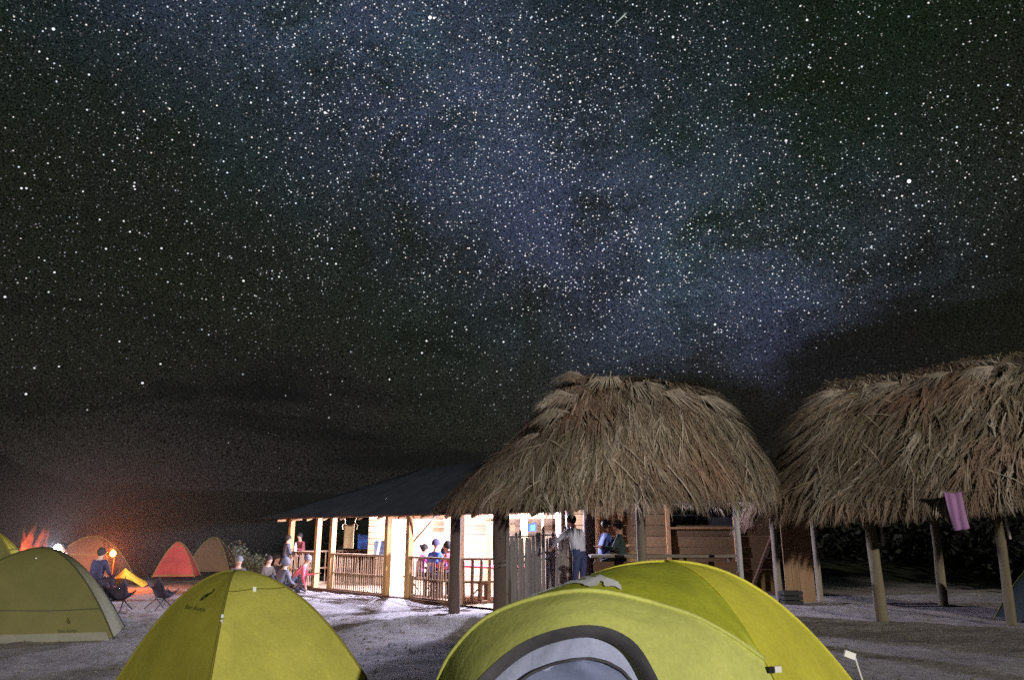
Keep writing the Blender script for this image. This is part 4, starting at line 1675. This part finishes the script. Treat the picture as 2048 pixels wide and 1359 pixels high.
BIRD = [(310, 600), (430, 520), (470, 450), (540, 480), (600, 545), (720, 560), (880, 550), (770, 410), (780, 345), (870, 370), (1000, 490), (1095, 490), (1130, 430), (1220, 420),
        (1330, 510), (1450, 530), (1560, 560), (1600, 620), (1570, 690), (1450, 655), (1350, 668), (1240, 700), (1200, 670), (1230, 615), (1160, 590), (1110, 660), (1020, 715), (870, 745),
        (760, 715), (720, 670), (560, 640), (390, 645)]
BIRD = [((x - 950) / 640, (y - 560) / 230) for x, y in BIRD]


def inside(x, y):
    r_ = False
    for i in range(len(BIRD)):
        (x0, y0), (x1, y1) = BIRD[i], BIRD[i - 1]
        if (y0 > y) != (y1 > y) and x < (x1 - x0) * (y - y0) / (y1 - y0) + x0:
            r_ = not r_
    return r_


mb = MB()
NXB, NYB = 90, 48


def bird_pt(i, j):
    x, y = -1.02 + 2.04 * i / NXB, -1.0 + 1.9 * j / NYB
    return topf(.482 + x * .060 + y * .036, min(.995, .77 + x * .050 + y * .22)) + Vector((0, -.005, .010))


for i in range(NXB):
    for j in range(NYB):
        if inside(-1.02 + 2.04 * (i + .5) / NXB, -1.0 + 1.9 * (j + .5) / NYB):
            mb.add([bird_pt(i, j), bird_pt(i + 1, j), bird_pt(i + 1, j + 1), bird_pt(i, j + 1)], [(0, 1, 2, 3)])
mb.build('emblem', M['emblem'], top_panel)
# toggles and guy line
q = pole_pt(FR, HN, .625, EN)
tab(tn, q + Vector((.035, -.035, .0)), (.035, .02, .03))
piece('toggle', 'box', M['crate'], tn, q + Vector((.0, -.03, -.005)), (.03, .02, .03))
q = pole_pt(BR, HN, .70, EN) + Vector((.10, .06, .06))
tab(tn, q, (.07, .02, .04), M['emblem'], (0, R(20), 0))
mb = MB()
mb.tube([q + Vector((.03, 0, 0)), q + Vector((.06, .02, -.10)), q + Vector((.12, .08, -.25)), Vector((1.9, .6, .0))], .005, 5)
mb.build('guy_line', M['emblem'], tn)


# ------------------------------------------------------------------ camp chairs
def camp_chair(label, loc, yaw):
    c = empty('camp_chair', loc, yaw)
    tag(c, label, 'chair', 'low sling camp chairs')
    hub = [(-.17, 0, .22), (.17, 0, .22)]
    for hx in (-1, 1):
        for hy in (-1, 1):
            pole_between('leg', M['black_metal'], c, (hx * .17, 0, .22), (hx * .26, hy * .22, 0), .022)
        pole_between('back_pole', M['black_metal'], c, (hx * .17, 0, .22), (hx * .28, .20, .66), .020)
        pole_between('seat_pole', M['black_metal'], c, (hx * .17, 0, .22), (hx * .24, -.24, .40), .020)
    pole_between('hub_bar', M['black_metal'], c, hub[0], hub[1], .03)
    mb = MB()

    def sl(u, v):
        x = (u - .5) * 2
        wid = .24 + .05 * v
        # v 0 front of seat .. 1 top of back, corners high, middle sagging
        y = -.26 + .30 * min(1, v / .55) + (.18 * max(0, (v - .55) / .45))
        zc = .34 - .12 * math.sin(math.pi * min(1, v / .7)) + max(0, (v - .5) / .5) ** 1.2 * .14
        z = zc + (.05 + .14 * v) * abs(x) ** 2.6
        return Vector((wid * x, y - .06 * (1 - abs(x)) * 0, z))
    mb.grid(sl, 12, 14)
    mb.build('sling', M['chair'], c, smooth=True, solid=.008)
    return c


camp_chair('empty black sling camp chair on the pale sand beside the grey green tent', stand(229, 15.6), R(172))
camp_chair('empty black sling camp chair half hidden behind the mustard tent', stand(318, 16.0), R(140))
camp_chair('dark sling camp chair under the seated person on the left', stand(198, 19.0), R(10))


# ------------------------------------------------------------------ people
def person(label, loc, yaw, pose='stand', lean=0, colours=None, arms=('down', 'down'), headwear='hair', turn=0, nod=0, scale=1.0, seat=.46, hood_col=None, extra=None):
    """local frame: faces +Y. One continuous skinned body; hair or headwear is a child."""
    C = dict(top=(.1, .1, .1), legs=(.04, .045, .07), hair=None)
    C.update(colours or {})
    vs, es, rad, reg = [], [], [], []

    def jv(p, r, parent=None, region='top'):
        vs.append(Vector(p))
        rad.append(r)
        i = len(vs) - 1
        if parent is not None:
            es.append((parent, i))
            reg.append(region)
        return i
    la = R(lean)
    if pose == 'stand':
        pz = .95
    elif pose == 'sit':
        pz = seat + .10
    elif pose == 'bend':
        pz = .82
    elif pose == 'crouch':
        pz = .36
    else:
        pz = .95
    pel = Vector((0, 0, pz))
    ax = Vector((0, math.sin(la), math.cos(la)))
    fw = Vector((0, math.cos(la), -math.sin(la)))
    root = jv(pel, .125, None)
    wa = jv(pel + ax * .15, .118, root)
    ch = jv(pel + ax * .34 + fw * .01, .142, wa)
    nb = jv(pel + ax * .49, .085, ch)
    hl = la * .55 + R(nod)
    hax = Vector((0, math.sin(hl), math.cos(hl)))
    hfw = Vector((0, math.cos(hl), -math.sin(hl)))
    tr = Matrix.Rotation(R(turn), 3, 'Z')
    nk = jv(vs[nb] + hax * .075, .052, nb, 'skin')
    hc = vs[nk] + hax * .11 + hfw * .015
    hfw2 = tr @ hfw
    jaw = jv(vs[nk] + hax * .055 + hfw2 * .03, .068, nk, 'skin')
    h1 = jv(hc, .092, jaw, 'skin')
    h2 = jv(hc + hax * .085, .078, h1, 'skin')
    for sg, arm in ((-1, arms[0]), (1, arms[1])):
        sh = jv(pel + ax * .45 + Vector((sg * .165, 0, 0)), .066, ch)
        s0 = vs[sh]
        if arm == 'down':
            el, wr = s0 + Vector((sg * .06, -.02, -.28)), s0 + Vector((sg * .07, .06, -.53))
        elif arm == 'fwd':
            el, wr = s0 + Vector((sg * .07, .13, -.24)), s0 + Vector((sg * .03, .36, -.20))
        elif arm == 'lap':
            el, wr = s0 + Vector((sg * .09, .05, -.26)), s0 + Vector((-sg * .02, .27, -.33))
        elif arm == 'lean':
            el, wr = s0 + Vector((sg * .10, .20, -.17)), s0 + Vector((sg * .06, .40, -.30))
        elif arm == 'raise':
            el, wr = s0 + Vector((sg * .22, .08, .05)), s0 + Vector((sg * .26, .16, .28))
        elif arm == 'face':
            el, wr = s0 + Vector((sg * .10, .16, -.20)), s0 + Vector((-sg * .06, .24, .03))
        e_ = jv(el, .047, sh)
        w_ = jv(wr, .031, e_)
        d = (wr - el).normalized()
        pm = jv(wr + d * .07, .028, w_, 'skin')
        lat = d.cross(Vector((0, 0, 1)))
        lat = lat.normalized() if lat.length > .05 else Vector((1, 0, 0))
        up = lat.cross(d)
        for q, (off, ln) in enumerate(((-.030, .075), (-.010, .088), (.010, .083), (.029, .066))):
            k1 = jv(vs[pm] + d * .045 + lat * off, .0105, pm, 'skin')
            jv(vs[k1] + d * (ln - .03) - up * .02, .009, k1, 'skin')
        k1 = jv(vs[w_] + d * .04 - lat * .036 * sg, .012, w_, 'skin')
        jv(vs[k1] + d * .035 - lat * .018 * sg, .010, k1, 'skin')
    for sg in (-1, 1):
        hp = jv(pel + Vector((sg * .085, 0, -.05)), .092, root, 'legs')
        if pose == 'stand':
            kn, an = Vector((sg * .10, .03, .50)), Vector((sg * .11, -.02 + .05 * sg, .085))
        elif pose == 'sit':
            kn, an = Vector((sg * .13, .42, max(.44, seat + .06) if seat > .25 else .40)), Vector((sg * .13, .40 if seat > .25 else .62, .085))
        elif pose == 'bend':
            kn, an = Vector((sg * .12, .10, .46)), Vector((sg * .13, -.04, .085))
        else:
            kn, an = Vector((sg * .18, .36, .44)), Vector((sg * .16, .06, .085))
        th = jv(vs[hp].lerp(kn, .5), .078, hp, 'legs')
        k_ = jv(kn, .060, th, 'legs')
        cf = jv(kn.lerp(an, .35), .056, k_, 'legs')
        a_ = jv(an, .040, cf, 'legs')
        jv(an + Vector((sg * .02, .15, -.045)), .036, a_, 'shoe')
    me = bpy.data.meshes.new('skeleton')
    me.from_pydata([tuple(v) for v in vs], es, [])
    ob = bpy.data.objects.new('skeleton', me)
    col.objects.link(ob)
    ob.modifiers.new('skin', 'SKIN')
    sv_ = me.skin_vertices[0].data
    for i, r in enumerate(rad):
        rx = r * (1.25 if i in (root, wa, ch) else 1.0)
        sv_[i].radius = (rx, r)
    sv_[0].use_root = True
    sb = ob.modifiers.new('sub', 'SUBSURF')
    sb.levels = sb.render_levels = 2
    dg = bpy.context.evaluated_depsgraph_get()
    bme = bpy.data.meshes.new_from_object(ob.evaluated_get(dg))
    bpy.data.objects.remove(ob)
    # nose, brow and chin pushed out of the head
    nose_c = hc + hfw2 * .085 - hax * .015
    for v in bme.vertices:
        dd = (v.co - nose_c)
        if dd.length < .045:
            v.co += hfw2 * .022 * max(0, 1 - dd.length / .045)
    names = ['skin', 'top', 'legs', 'shoe']
    tname = 'cloth_%02d_%02d_%02d' % tuple(int(c * 99) for c in C['top'])
    lname = 'cloth_%02d_%02d_%02d' % tuple(int(c * 99) for c in C['legs'])
    mats = [M['skin'], cloth_mat(tname, C['top']), cloth_mat(lname, C['legs']), M['shoe']]
    bme.materials.clear()
    for m_ in mats:
        bme.materials.append(m_)
    A = np.array([[*vs[a]] for a, b in es])
    B = np.array([[*vs[b]] for a, b in es])
    rr2 = np.array([names.index(r) for r in reg])
    AB = B - A
    L2 = (AB ** 2).sum(1) + 1e-9
    idx = []
    for pgn in bme.polygons:
        c = np.array(pgn.center)
        t__ = np.clip(((c - A) * AB).sum(1) / L2, 0, 1)
        dq = ((A + AB * t__[:, None] - c) ** 2).sum(1)
        idx.append(int(rr2[int(dq.argmin())]))
    bme.polygons.foreach_set('material_index', idx)
    bme.polygons.foreach_set('use_smooth', [True] * len(bme.polygons))
    bme.name = 'person'
    o = bpy.data.objects.new('person', bme)
    o.location = loc
    o.rotation_euler = (0, 0, yaw)
    o.scale = (scale,) * 3
    link(o)
    tag(o, label, 'person')
    hr = tr @ Vector((1, 0, 0))
    rotm = Matrix((hr, hfw2, hr.cross(hfw2))).transposed()

    def headpart(nm, mat, c, r, v0, v1, tilt=0.0):
        mb = MB()
        mb.ellipsoid((0, 0, 0), r, 14, 8, v0, v1)
        mb.v = [tuple(rotm @ (Matrix.Rotation(R(tilt), 3, 'X') @ Vector(v)) + hc + hax * c[2] + hfw2 * c[1]) for v in mb.v]
        return mb.build(nm, mat, o, smooth=True)
    hairm = cloth_mat('hair_%02d' % int(C['hair'][0] * 99), C['hair']) if C['hair'] else M['hair']
    if headwear in ('hair', 'cap', 'bun'):
        headpart('hair', hairm, (0, -.020, .018), (.097, .110, .116), 0, .66, 34)
        if headwear == 'bun':
            headpart('hair_bun', hairm, (0, -.13, .05), (.05, .05, .05), 0, 1)
    if headwear == 'cap':
        cm = cloth_mat('cap_cloth', (.10, .085, .06))
        headpart('cap', cm, (0, -.008, .045), (.104, .116, .095), 0, .5)
        mb = MB()
        mb.grid(lambda u, v: Vector(rotm @ Vector(((u - .5) * .15, .10 + .09 * v * (1 - (2 * u - 1) ** 2 * .5), .045 - .02 * v))) + hc, 8, 4)
        mb.build('cap_brim', cm, o, smooth=True, solid=.006)
    if headwear in ('beanie', 'hood'):
        hm = cloth_mat('hat_' + tname if hood_col is None else 'hat_%02d_%02d_%02d' % tuple(int(c * 99) for c in hood_col), hood_col or C['top'])
        headpart('hood' if headwear == 'hood' else 'beanie', hm, (0, -.02, .028), (.108, .118, .125) if headwear == 'beanie' else (.118, .128, .135), 0, .58 if headwear == 'beanie' else .80, 12 if headwear == 'beanie' else 40)
    for sg in (-1, 1):
        mb = MB()
        mb.ellipsoid((0, 0, 0), (.011, .008, .009), 8, 5)
        cpos = hc + hfw2 * .083 + hr * sg * .033 + hax * .012
        mb.v = [tuple(Vector(v) + cpos) for v in mb.v]
        mb.build('eye', M['ink'], o, smooth=True)
    return o, dict(head=hc, fwd=hfw2)


def ploc(px, Y, dz=0.0):
    x = xat(px, Y)
    return (x, Y, gz(x, Y) + dz)


# under the middle thatched roof
person('standing person in a pale lavender shirt and navy trousers leaning by the stake fence', ploc(1160, 15.0, .20), R(40), 'stand', 18,
       dict(top=(.42, .42, .50), legs=(.035, .045, .11)), ('lean', 'down'), 'hair', nod=12)
person('person in a dark blue jacket sitting at the counter facing right', (xat(1206, 16.1), 16.1, .22), R(-75), 'sit', 10,
       dict(top=(.045, .07, .20), legs=(.03, .03, .05)), ('lap', 'fwd'), 'hair', seat=.72)
person('person in a dark jacket and peaked cap sitting at the counter facing left', (xat(1246, 15.9), 15.9, .22), R(80), 'sit', 8,
       dict(top=(.020, .032, .026), legs=(.02, .025, .02)), ('fwd', 'fwd'), 'cap', seat=.70)
# inside the shelter
person('person in a blue jacket and dark beanie sitting with back to the shelter railing', tuple(pv(s_of_px(862, .55), .6, .035)), PYAW + R(10), 'sit', 12,
       dict(top=(.05, .10, .42), legs=(.05, .04, .07)), ('fwd', 'fwd'), 'beanie', hood_col=(.06, .05, .10), turn=-15)
person('person in a magenta top seated left of the blue jacket in the shelter', tuple(pv(s_of_px(829, .7), .85, .035)), PYAW - R(50), 'sit', 14,
       dict(top=(.32, .05, .22), legs=(.05, .04, .07)), ('fwd', 'lap'), 'bun', turn=25, scale=.92)
person('person in a purple top bending over the table in the shelter', tuple(pv(s_of_px(893, .8), .95, .035)), PYAW + R(75), 'sit', 48,
       dict(top=(.30, .10, .38), legs=(.06, .04, .06)), ('fwd', 'fwd'), 'bun')
person('person in a red top seated behind the thick shelter post', tuple(pv(s_of_px(912, .8), .8, .035)), PYAW + R(120), 'sit', 22,
       dict(top=(.62, .08, .12), legs=(.06, .04, .06)), ('fwd', 'lap'), 'hair')
# at the left end of the shelter
person('person in a maroon jacket leaning behind the left railing of the shelter', tuple(pv(s_of_px(602, .45), .45, .035)), PYAW + R(-160), 'stand', 10,
       dict(top=(.16, .035, .04), legs=(.04, .03, .05)), ('fwd', 'down'), 'hair', scale=.86)
person('person in dark clothes standing outside the far left shelter post', ploc(572, 22.4), R(-60), 'stand', 4,
       dict(top=(.10, .09, .12), legs=(.03, .03, .05)), ('lap', 'lap'), 'hair', scale=.84)
person('person in a grey hat and pink shirt crouching forward in front of the shelter railing', ploc(590, 20.4), R(-70), 'crouch', 38,
       dict(top=(.62, .12, .16), legs=(.085, .07, .10)), ('fwd', 'down'), 'beanie', hood_col=(.15, .14, .18), scale=.92)
person('person in a grey hooded jacket crouching between the mustard tent and the shelter', ploc(562, 20.0), R(-40), 'sit', 16,
       dict(top=(.10, .095, .12), legs=(.04, .035, .05)), ('lap', 'lap'), 'hood', seat=.02)
person('person with a lit pink face sitting by the leafy bush', ploc(533, 21.4), R(-120), 'sit', 12,
       dict(top=(.07, .055, .045), legs=(.04, .04, .05)), ('lap', 'lap'), 'hair', seat=.04)
person('dark haired person sitting close behind the one with the lit face', ploc(549, 21.9), R(-115), 'sit', 10,
       dict(top=(.05, .035, .04), legs=(.04, .04, .05)), ('lap', 'face'), 'hair', seat=.06)
person('person in a grey hat behind the top of the mustard tent', ploc(478, 20.5), R(-150), 'sit', 10,
       dict(top=(.07, .065, .06), legs=(.04, .04, .05)), ('lap', 'lap'), 'beanie', hood_col=(.13, .13, .14), seat=.04)
# left part of the camp
person('person in a dark jacket seated with back turned beside the orange lantern', ploc(199, 19.1), R(-12), 'sit', 6,
       dict(top=(.030, .024, .060), legs=(.025, .02, .04)), ('lap', 'lap'), 'hair', seat=.30)
hp, hinfo = person('person wearing a bright white headlamp behind the grey green tent', ploc(131, 17.5), R(155), 'stand', 8,
                   dict(top=(.09, .045, .04), legs=(.03, .03, .04)), ('fwd', 'lap'), 'hair', scale=.74, nod=8)
# headlamp: strap, housing and lens are worn by that person but are a thing of their own
hw = hp.matrix_basis @ (hinfo['head'] + hinfo['fwd'] * .115 + Vector((0, 0, .03)))
hp_m = Matrix.Translation(hp.location) @ Matrix.Rotation(R(155), 4, 'Z') @ Matrix.Scale(.74, 4)
hw = hp_m @ (hinfo['head'] + hinfo['fwd'] * .125 + Vector((0, 0, .04)))
fwv = (Matrix.Rotation(R(155), 3, 'Z') @ hinfo['fwd']).normalized()
hlmp = empty('headlamp', tuple(hw))
tag(hlmp, 'glaring white headlamp on the forehead of the person at the left', 'headlamp')
mb = MB()
mb.tube([-fwv * .03, fwv * .01], .035, 10)
mb.build('housing', M['black_metal'], hlmp)
mb = MB()
mb.ellipsoid((0, 0, 0), (.075, .075, .075), 12, 8)
mb.v = [tuple(Vector(v) + fwv * .05) for v in mb.v]
mb.build('lens', M['head_led'], hlmp, smooth=True)
ld = bpy.data.lights.new('headlamp_light', 'POINT')
ld.energy, ld.color, ld.shadow_soft_size = 320, (.76, .80, 1.0), .04
lo = bpy.data.objects.new('headlamp_light', ld)
lo.location = fwv * .18
link(lo, hlmp)

# orange lantern hung on a stick beyond the chairs
lp = at(226, 1106, 21.0)
lan = empty('lantern', (lp.x, 21.0, gz(lp.x, 21.0)))
tag(lan, 'glowing orange lantern on a stick beyond the camp chairs', 'lantern')
zl = lp.z - gz(lp.x, 21.0)
mb = MB()
mb.tube([(.0, .10, 0), (.0, .10, zl + .18), (0, .0, zl + .16)], .014, 6)
mb.build('stick', M['plank_dark'], lan)
mb = MB()
mb.ellipsoid((0, 0, zl), (.075, .075, .085), 12, 8)
mb.build('globe', M['orange_led'], lan, smooth=True)
mb = MB()
mb.tube([(0, 0, zl + .085), (0, 0, zl + .13)], .05, 8)
mb.build('cap', M['black_metal'], lan)
ld = bpy.data.lights.new('lantern_light', 'POINT')
ld.energy, ld.color, ld.shadow_soft_size = 380, (1.0, .17, .025), .06
lo = bpy.data.objects.new('lantern_light', ld)
lo.location = (0, -.16, zl)
link(lo, lan)

# tall flame of a camp fire behind the left tents
fx = at(66, 1090, 20.0)
fire = empty('camp_fire', (fx.x, 20.0, gz(fx.x, 20.0)))
tag(fire, 'tall orange camp fire flame blowing to the right behind the left tents', 'fire')
m, nt, out = new_mat('flame')
tcn = N(nt, 'ShaderNodeTexCoord')
nz = noise_n(nt, mapping(nt, tcn.outputs['Object'], (5, 5, 1.6)), 1.6, 3, .6, 1.0)
em = N(nt, 'ShaderNodeEmission')
em.inputs[0].default_value = (1.0, .12, .03, 1)
nt.links.new(math_n(nt, 'MULTIPLY', math_n(nt, 'SUBTRACT', nz.outputs[0], .34, clamp=True), 20.0), em.inputs[1])
nt.links.new(em.outputs[0], out.inputs['Volume'])
M['flame'] = m
for k, (x0, x1, zt, r0, lean_) in enumerate([(-.12, .05, 1.80, .17, 0), (.05, .14, 1.74, .15, .1), (.08, .36, 1.78, .08, .2), (-.08, -.18, 1.72, .10, -.2)]):
    mb = MB()
    pts, rd_ = [], []
    for i in range(25):
        t_ = i / 24
        pts.append((x0 + (x1 - x0) * t_ ** 1.6 + .06 * math.sin(7 * t_ + 2 * k) * t_ + lean_ * max(0, t_ - .75) * 1.4, .06 * math.cos(5 * t_ + 2 * k) + (k % 3 - 1) * .07, .05 + zt * t_))
        rd_.append(max(.005, r0 * (.35 + .65 * math.sin(math.pi * min(1, .28 + .75 * t_))) * (1 - t_ ** 7) * (1 + .15 * math.sin(13 * t_ + k * 2))))
    mb.tube(pts, rd_, 12)
    mb.v = [tuple(Vector(v) + Vector((noise.noise(Vector(v) * 6), noise.noise(Vector(v) * 6 + Vector((9, 1, 1))), 0)) * .05) for v in mb.v]
    mb.build('flame', M['flame'], fire, smooth=True)
for k in range(5):
    an = k * 1.26
    pole_between('log', M['plank_dark'], fire, (.45 * math.cos(an), .45 * math.sin(an), .05), (-.1 * math.cos(an), -.1 * math.sin(an), .22), .10)
ld = bpy.data.lights.new('fire_light', 'POINT')
ld.energy, ld.color, ld.shadow_soft_size = 60, (1.0, .30, .08), .25
lo = bpy.data.objects.new('fire_light', ld)
lo.location = (0, -.1, .9)
link(lo, fire)


# ------------------------------------------------------------------ plants
def bush(label, loc, spread, height, n, seed, colr, name='bush', leaf=(.05, .11)):
    rd = random.Random(seed)
    b = empty(name, loc)
    tag(b, label, 'bush')
    st = MB()
    lf = MB()
    cols = []
    for k in range(16):
        an = rd.uniform(0, 6.28)
        tip = Vector((math.cos(an) * spread * rd.uniform(.2, 1), math.sin(an) * spread * .6 * rd.uniform(.2, 1), height * rd.uniform(.55, 1.05)))
        mid = tip * .5 + Vector((0, 0, height * .15))
        st.tube([(0, 0, 0), mid, tip], [.016, .010, .004], 5)
        for j in range(n // 16):
            t_ = rd.uniform(.3, 1.05)
            p = (mid * (2 * t_) if t_ < .5 else mid.lerp(tip, (t_ - .5) * 2)) + Vector((rd.gauss(0, .07), rd.gauss(0, .07), rd.gauss(0, .06)))
            d = Vector((rd.gauss(0, 1), rd.gauss(0, 1), rd.gauss(.4, .7))).normalized()
            nr = d.cross(Vector((rd.gauss(0, 1), rd.gauss(0, 1), rd.gauss(0, 1)))).normalized()
            L = rd.uniform(*leaf)
            s_ = d.cross(nr) * L * .32
            lf.add([p, p + d * L * .5 - s_, p + d * L, p + d * L * .5 + s_], [(0, 1, 2, 3)])
            q = rd.uniform(.5, 1.4)
            cols += [(colr[0] * q, colr[1] * q, colr[2] * q, 1)] * 4
    st.build('stems', M['plank_dark'], b)
    tag(lf.build('leaves', M['leaf'], b, cols=cols), kind='stuff')
    return b


bush('leafy bush behind the top of the mustard tent', ploc(494, 22.6), .62, 1.18, 1100, 5, (.10, .12, .075))
bush('small leafy bush right of the tall one beside the seated people', ploc(513, 22.2), .42, .85, 700, 6, (.11, .12, .07))

# dark scrub belt behind the huts and along the edge of the clearing
rd = random.Random(21)
lf = MB()
cols = []
for k in range(420):
    side = rd.random()
    if side < .62:
        x, y = rd.uniform(5, 40), rd.uniform(29, 44)
    elif side < .85:
        x, y = rd.uniform(-40, 4), rd.uniform(36, 60)
    else:
        x, y = rd.uniform(15, 26), rd.uniform(17, 30)
    hgt = rd.uniform(.8, 2.4) * (1.25 if x > 4 else .6)
    c0 = Vector((x, y, gz(x, y)))
    for j in range(120):
        p = c0 + Vector((rd.gauss(0, .75), rd.gauss(0, .5), abs(rd.gauss(0, .5)) * hgt))
        d = Vector((rd.gauss(0, 1), rd.gauss(0, 1), rd.gauss(.5, .6))).normalized()
        s_ = d.cross(Vector((rd.gauss(0, 1), rd.gauss(0, 1), rd.gauss(0, 1)))).normalized() * rd.uniform(.05, .12)
        L = rd.uniform(.2, .45)
        lf.add([p - s_ * .3, p + d * L * .5 - s_, p + d * L, p + d * L * .5 + s_], [(0, 1, 2, 3)])
        q = rd.uniform(.4, 1.2)
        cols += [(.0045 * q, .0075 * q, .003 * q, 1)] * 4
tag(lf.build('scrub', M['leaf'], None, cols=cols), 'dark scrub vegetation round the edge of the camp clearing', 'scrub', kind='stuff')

# short dry grass and pebbles scattered over the sand
lf = MB()
cols = []
for k in range(5200):
    x, y = rd.uniform(-9, 12), rd.uniform(6.5, 20)
    if noise.noise(Vector((x * .5, y * .5, 3.3))) < .05:
        continue
    z = gz(x, y)
    for j in range(4):
        a_ = rd.uniform(0, 6.28)
        L = rd.uniform(.015, .045)
        w_ = Vector((math.cos(a_), math.sin(a_), 0)) * .006
        tip = Vector((x + rd.gauss(0, .03), y + rd.gauss(0, .03), z + L))
        b_ = Vector((x + rd.gauss(0, .02), y + rd.gauss(0, .02), z - .005))
        lf.add([b_ - w_, b_ + w_, tip], [(0, 1, 2)])
        q = rd.uniform(.5, 1.2)
        cols += [(.16 * q, .14 * q, .08 * q, 1)] * 3
tag(lf.build('grass', M['leaf'], None, cols=cols), 'short dry grass tufts on the sandy ground', 'grass', kind='stuff')
lf = MB()
cols = []
for k in range(2600):
    if rd.random() < .6:
        x, y = rd.uniform(-2.5, 11.5), rd.uniform(11.0, 16.5)
    else:
        x, y = rd.uniform(-9, 8), rd.uniform(7, 18)
    z = gz(x, y) + .008
    a_ = rd.uniform(0, 6.28)
    d = Vector((math.cos(a_), math.sin(a_), rd.uniform(-.05, .12)))
    s_ = Vector((-d.y, d.x, 0)) * rd.uniform(.002, .006)
    L = rd.uniform(.05, .3)
    p = Vector((x, y, z))
    lf.add([p - s_, p + s_, p + d * L + s_ * .3, p + d * L - s_ * .3], [(0, 1, 2, 3)])
    q = rd.uniform(.5, 1.2)
    cols += [(.34 * q, .28 * q, .20 * q, 1)] * 4
tag(lf.build('straw_litter', M['leaf'], None, cols=cols), 'loose straw fallen on the sandy ground round the huts', 'straw', kind='stuff')
M['stone'] = principled('stone', (.22, .20, .18), .95, .3, 6, .5, 20)
mb = MB()
for k in range(700):
    x, y = rd.uniform(-9, 12), rd.uniform(6.8, 21)
    r_ = rd.uniform(.005, .016) * (2.0 if rd.random() < .06 else 1)
    z = gz(x, y)
    mb.ellipsoid((x, y, z + r_ * .2), (r_ * rd.uniform(.8, 1.5), r_ * rd.uniform(.7, 1.2), r_ * .7), 6, 4)
tag(mb.build('pebbles', M['stone'], None, smooth=True), 'small pebbles strewn over the sandy ground', 'pebbles', kind='stuff')

# added haze volume carrying the lens glow round lantern, headlamp and fire
m, nt, out = new_mat('thin_smoke')
tcn = N(nt, 'ShaderNodeTexCoord')
ln = N(nt, 'ShaderNodeVectorMath', operation='LENGTH')
nt.links.new(tcn.outputs['Object'], ln.inputs[0])
fall = math_n(nt, 'SUBTRACT', 1.0, ln.outputs['Value'], clamp=True)
pvn = N(nt, 'ShaderNodeVolumePrincipled')
pvn.inputs['Color'].default_value = (.8, .8, .8, 1)
nt.links.new(math_n(nt, 'MULTIPLY', fall, .018), pvn.inputs['Density'])
nt.links.new(pvn.outputs[0], out.inputs['Volume'])
mb = MB()
mb.ellipsoid((0, 0, 0), (1, 1, 1), 32, 16)
o = mb.build('smoke', m, None, smooth=True)
o.location, o.scale = (-10.9, 20.2, 1.7), (5.5, 4.5, 3.2)
tag(o, 'thin haze added for the lens glow round the lantern and headlamp on the left', 'smoke', kind='stuff')
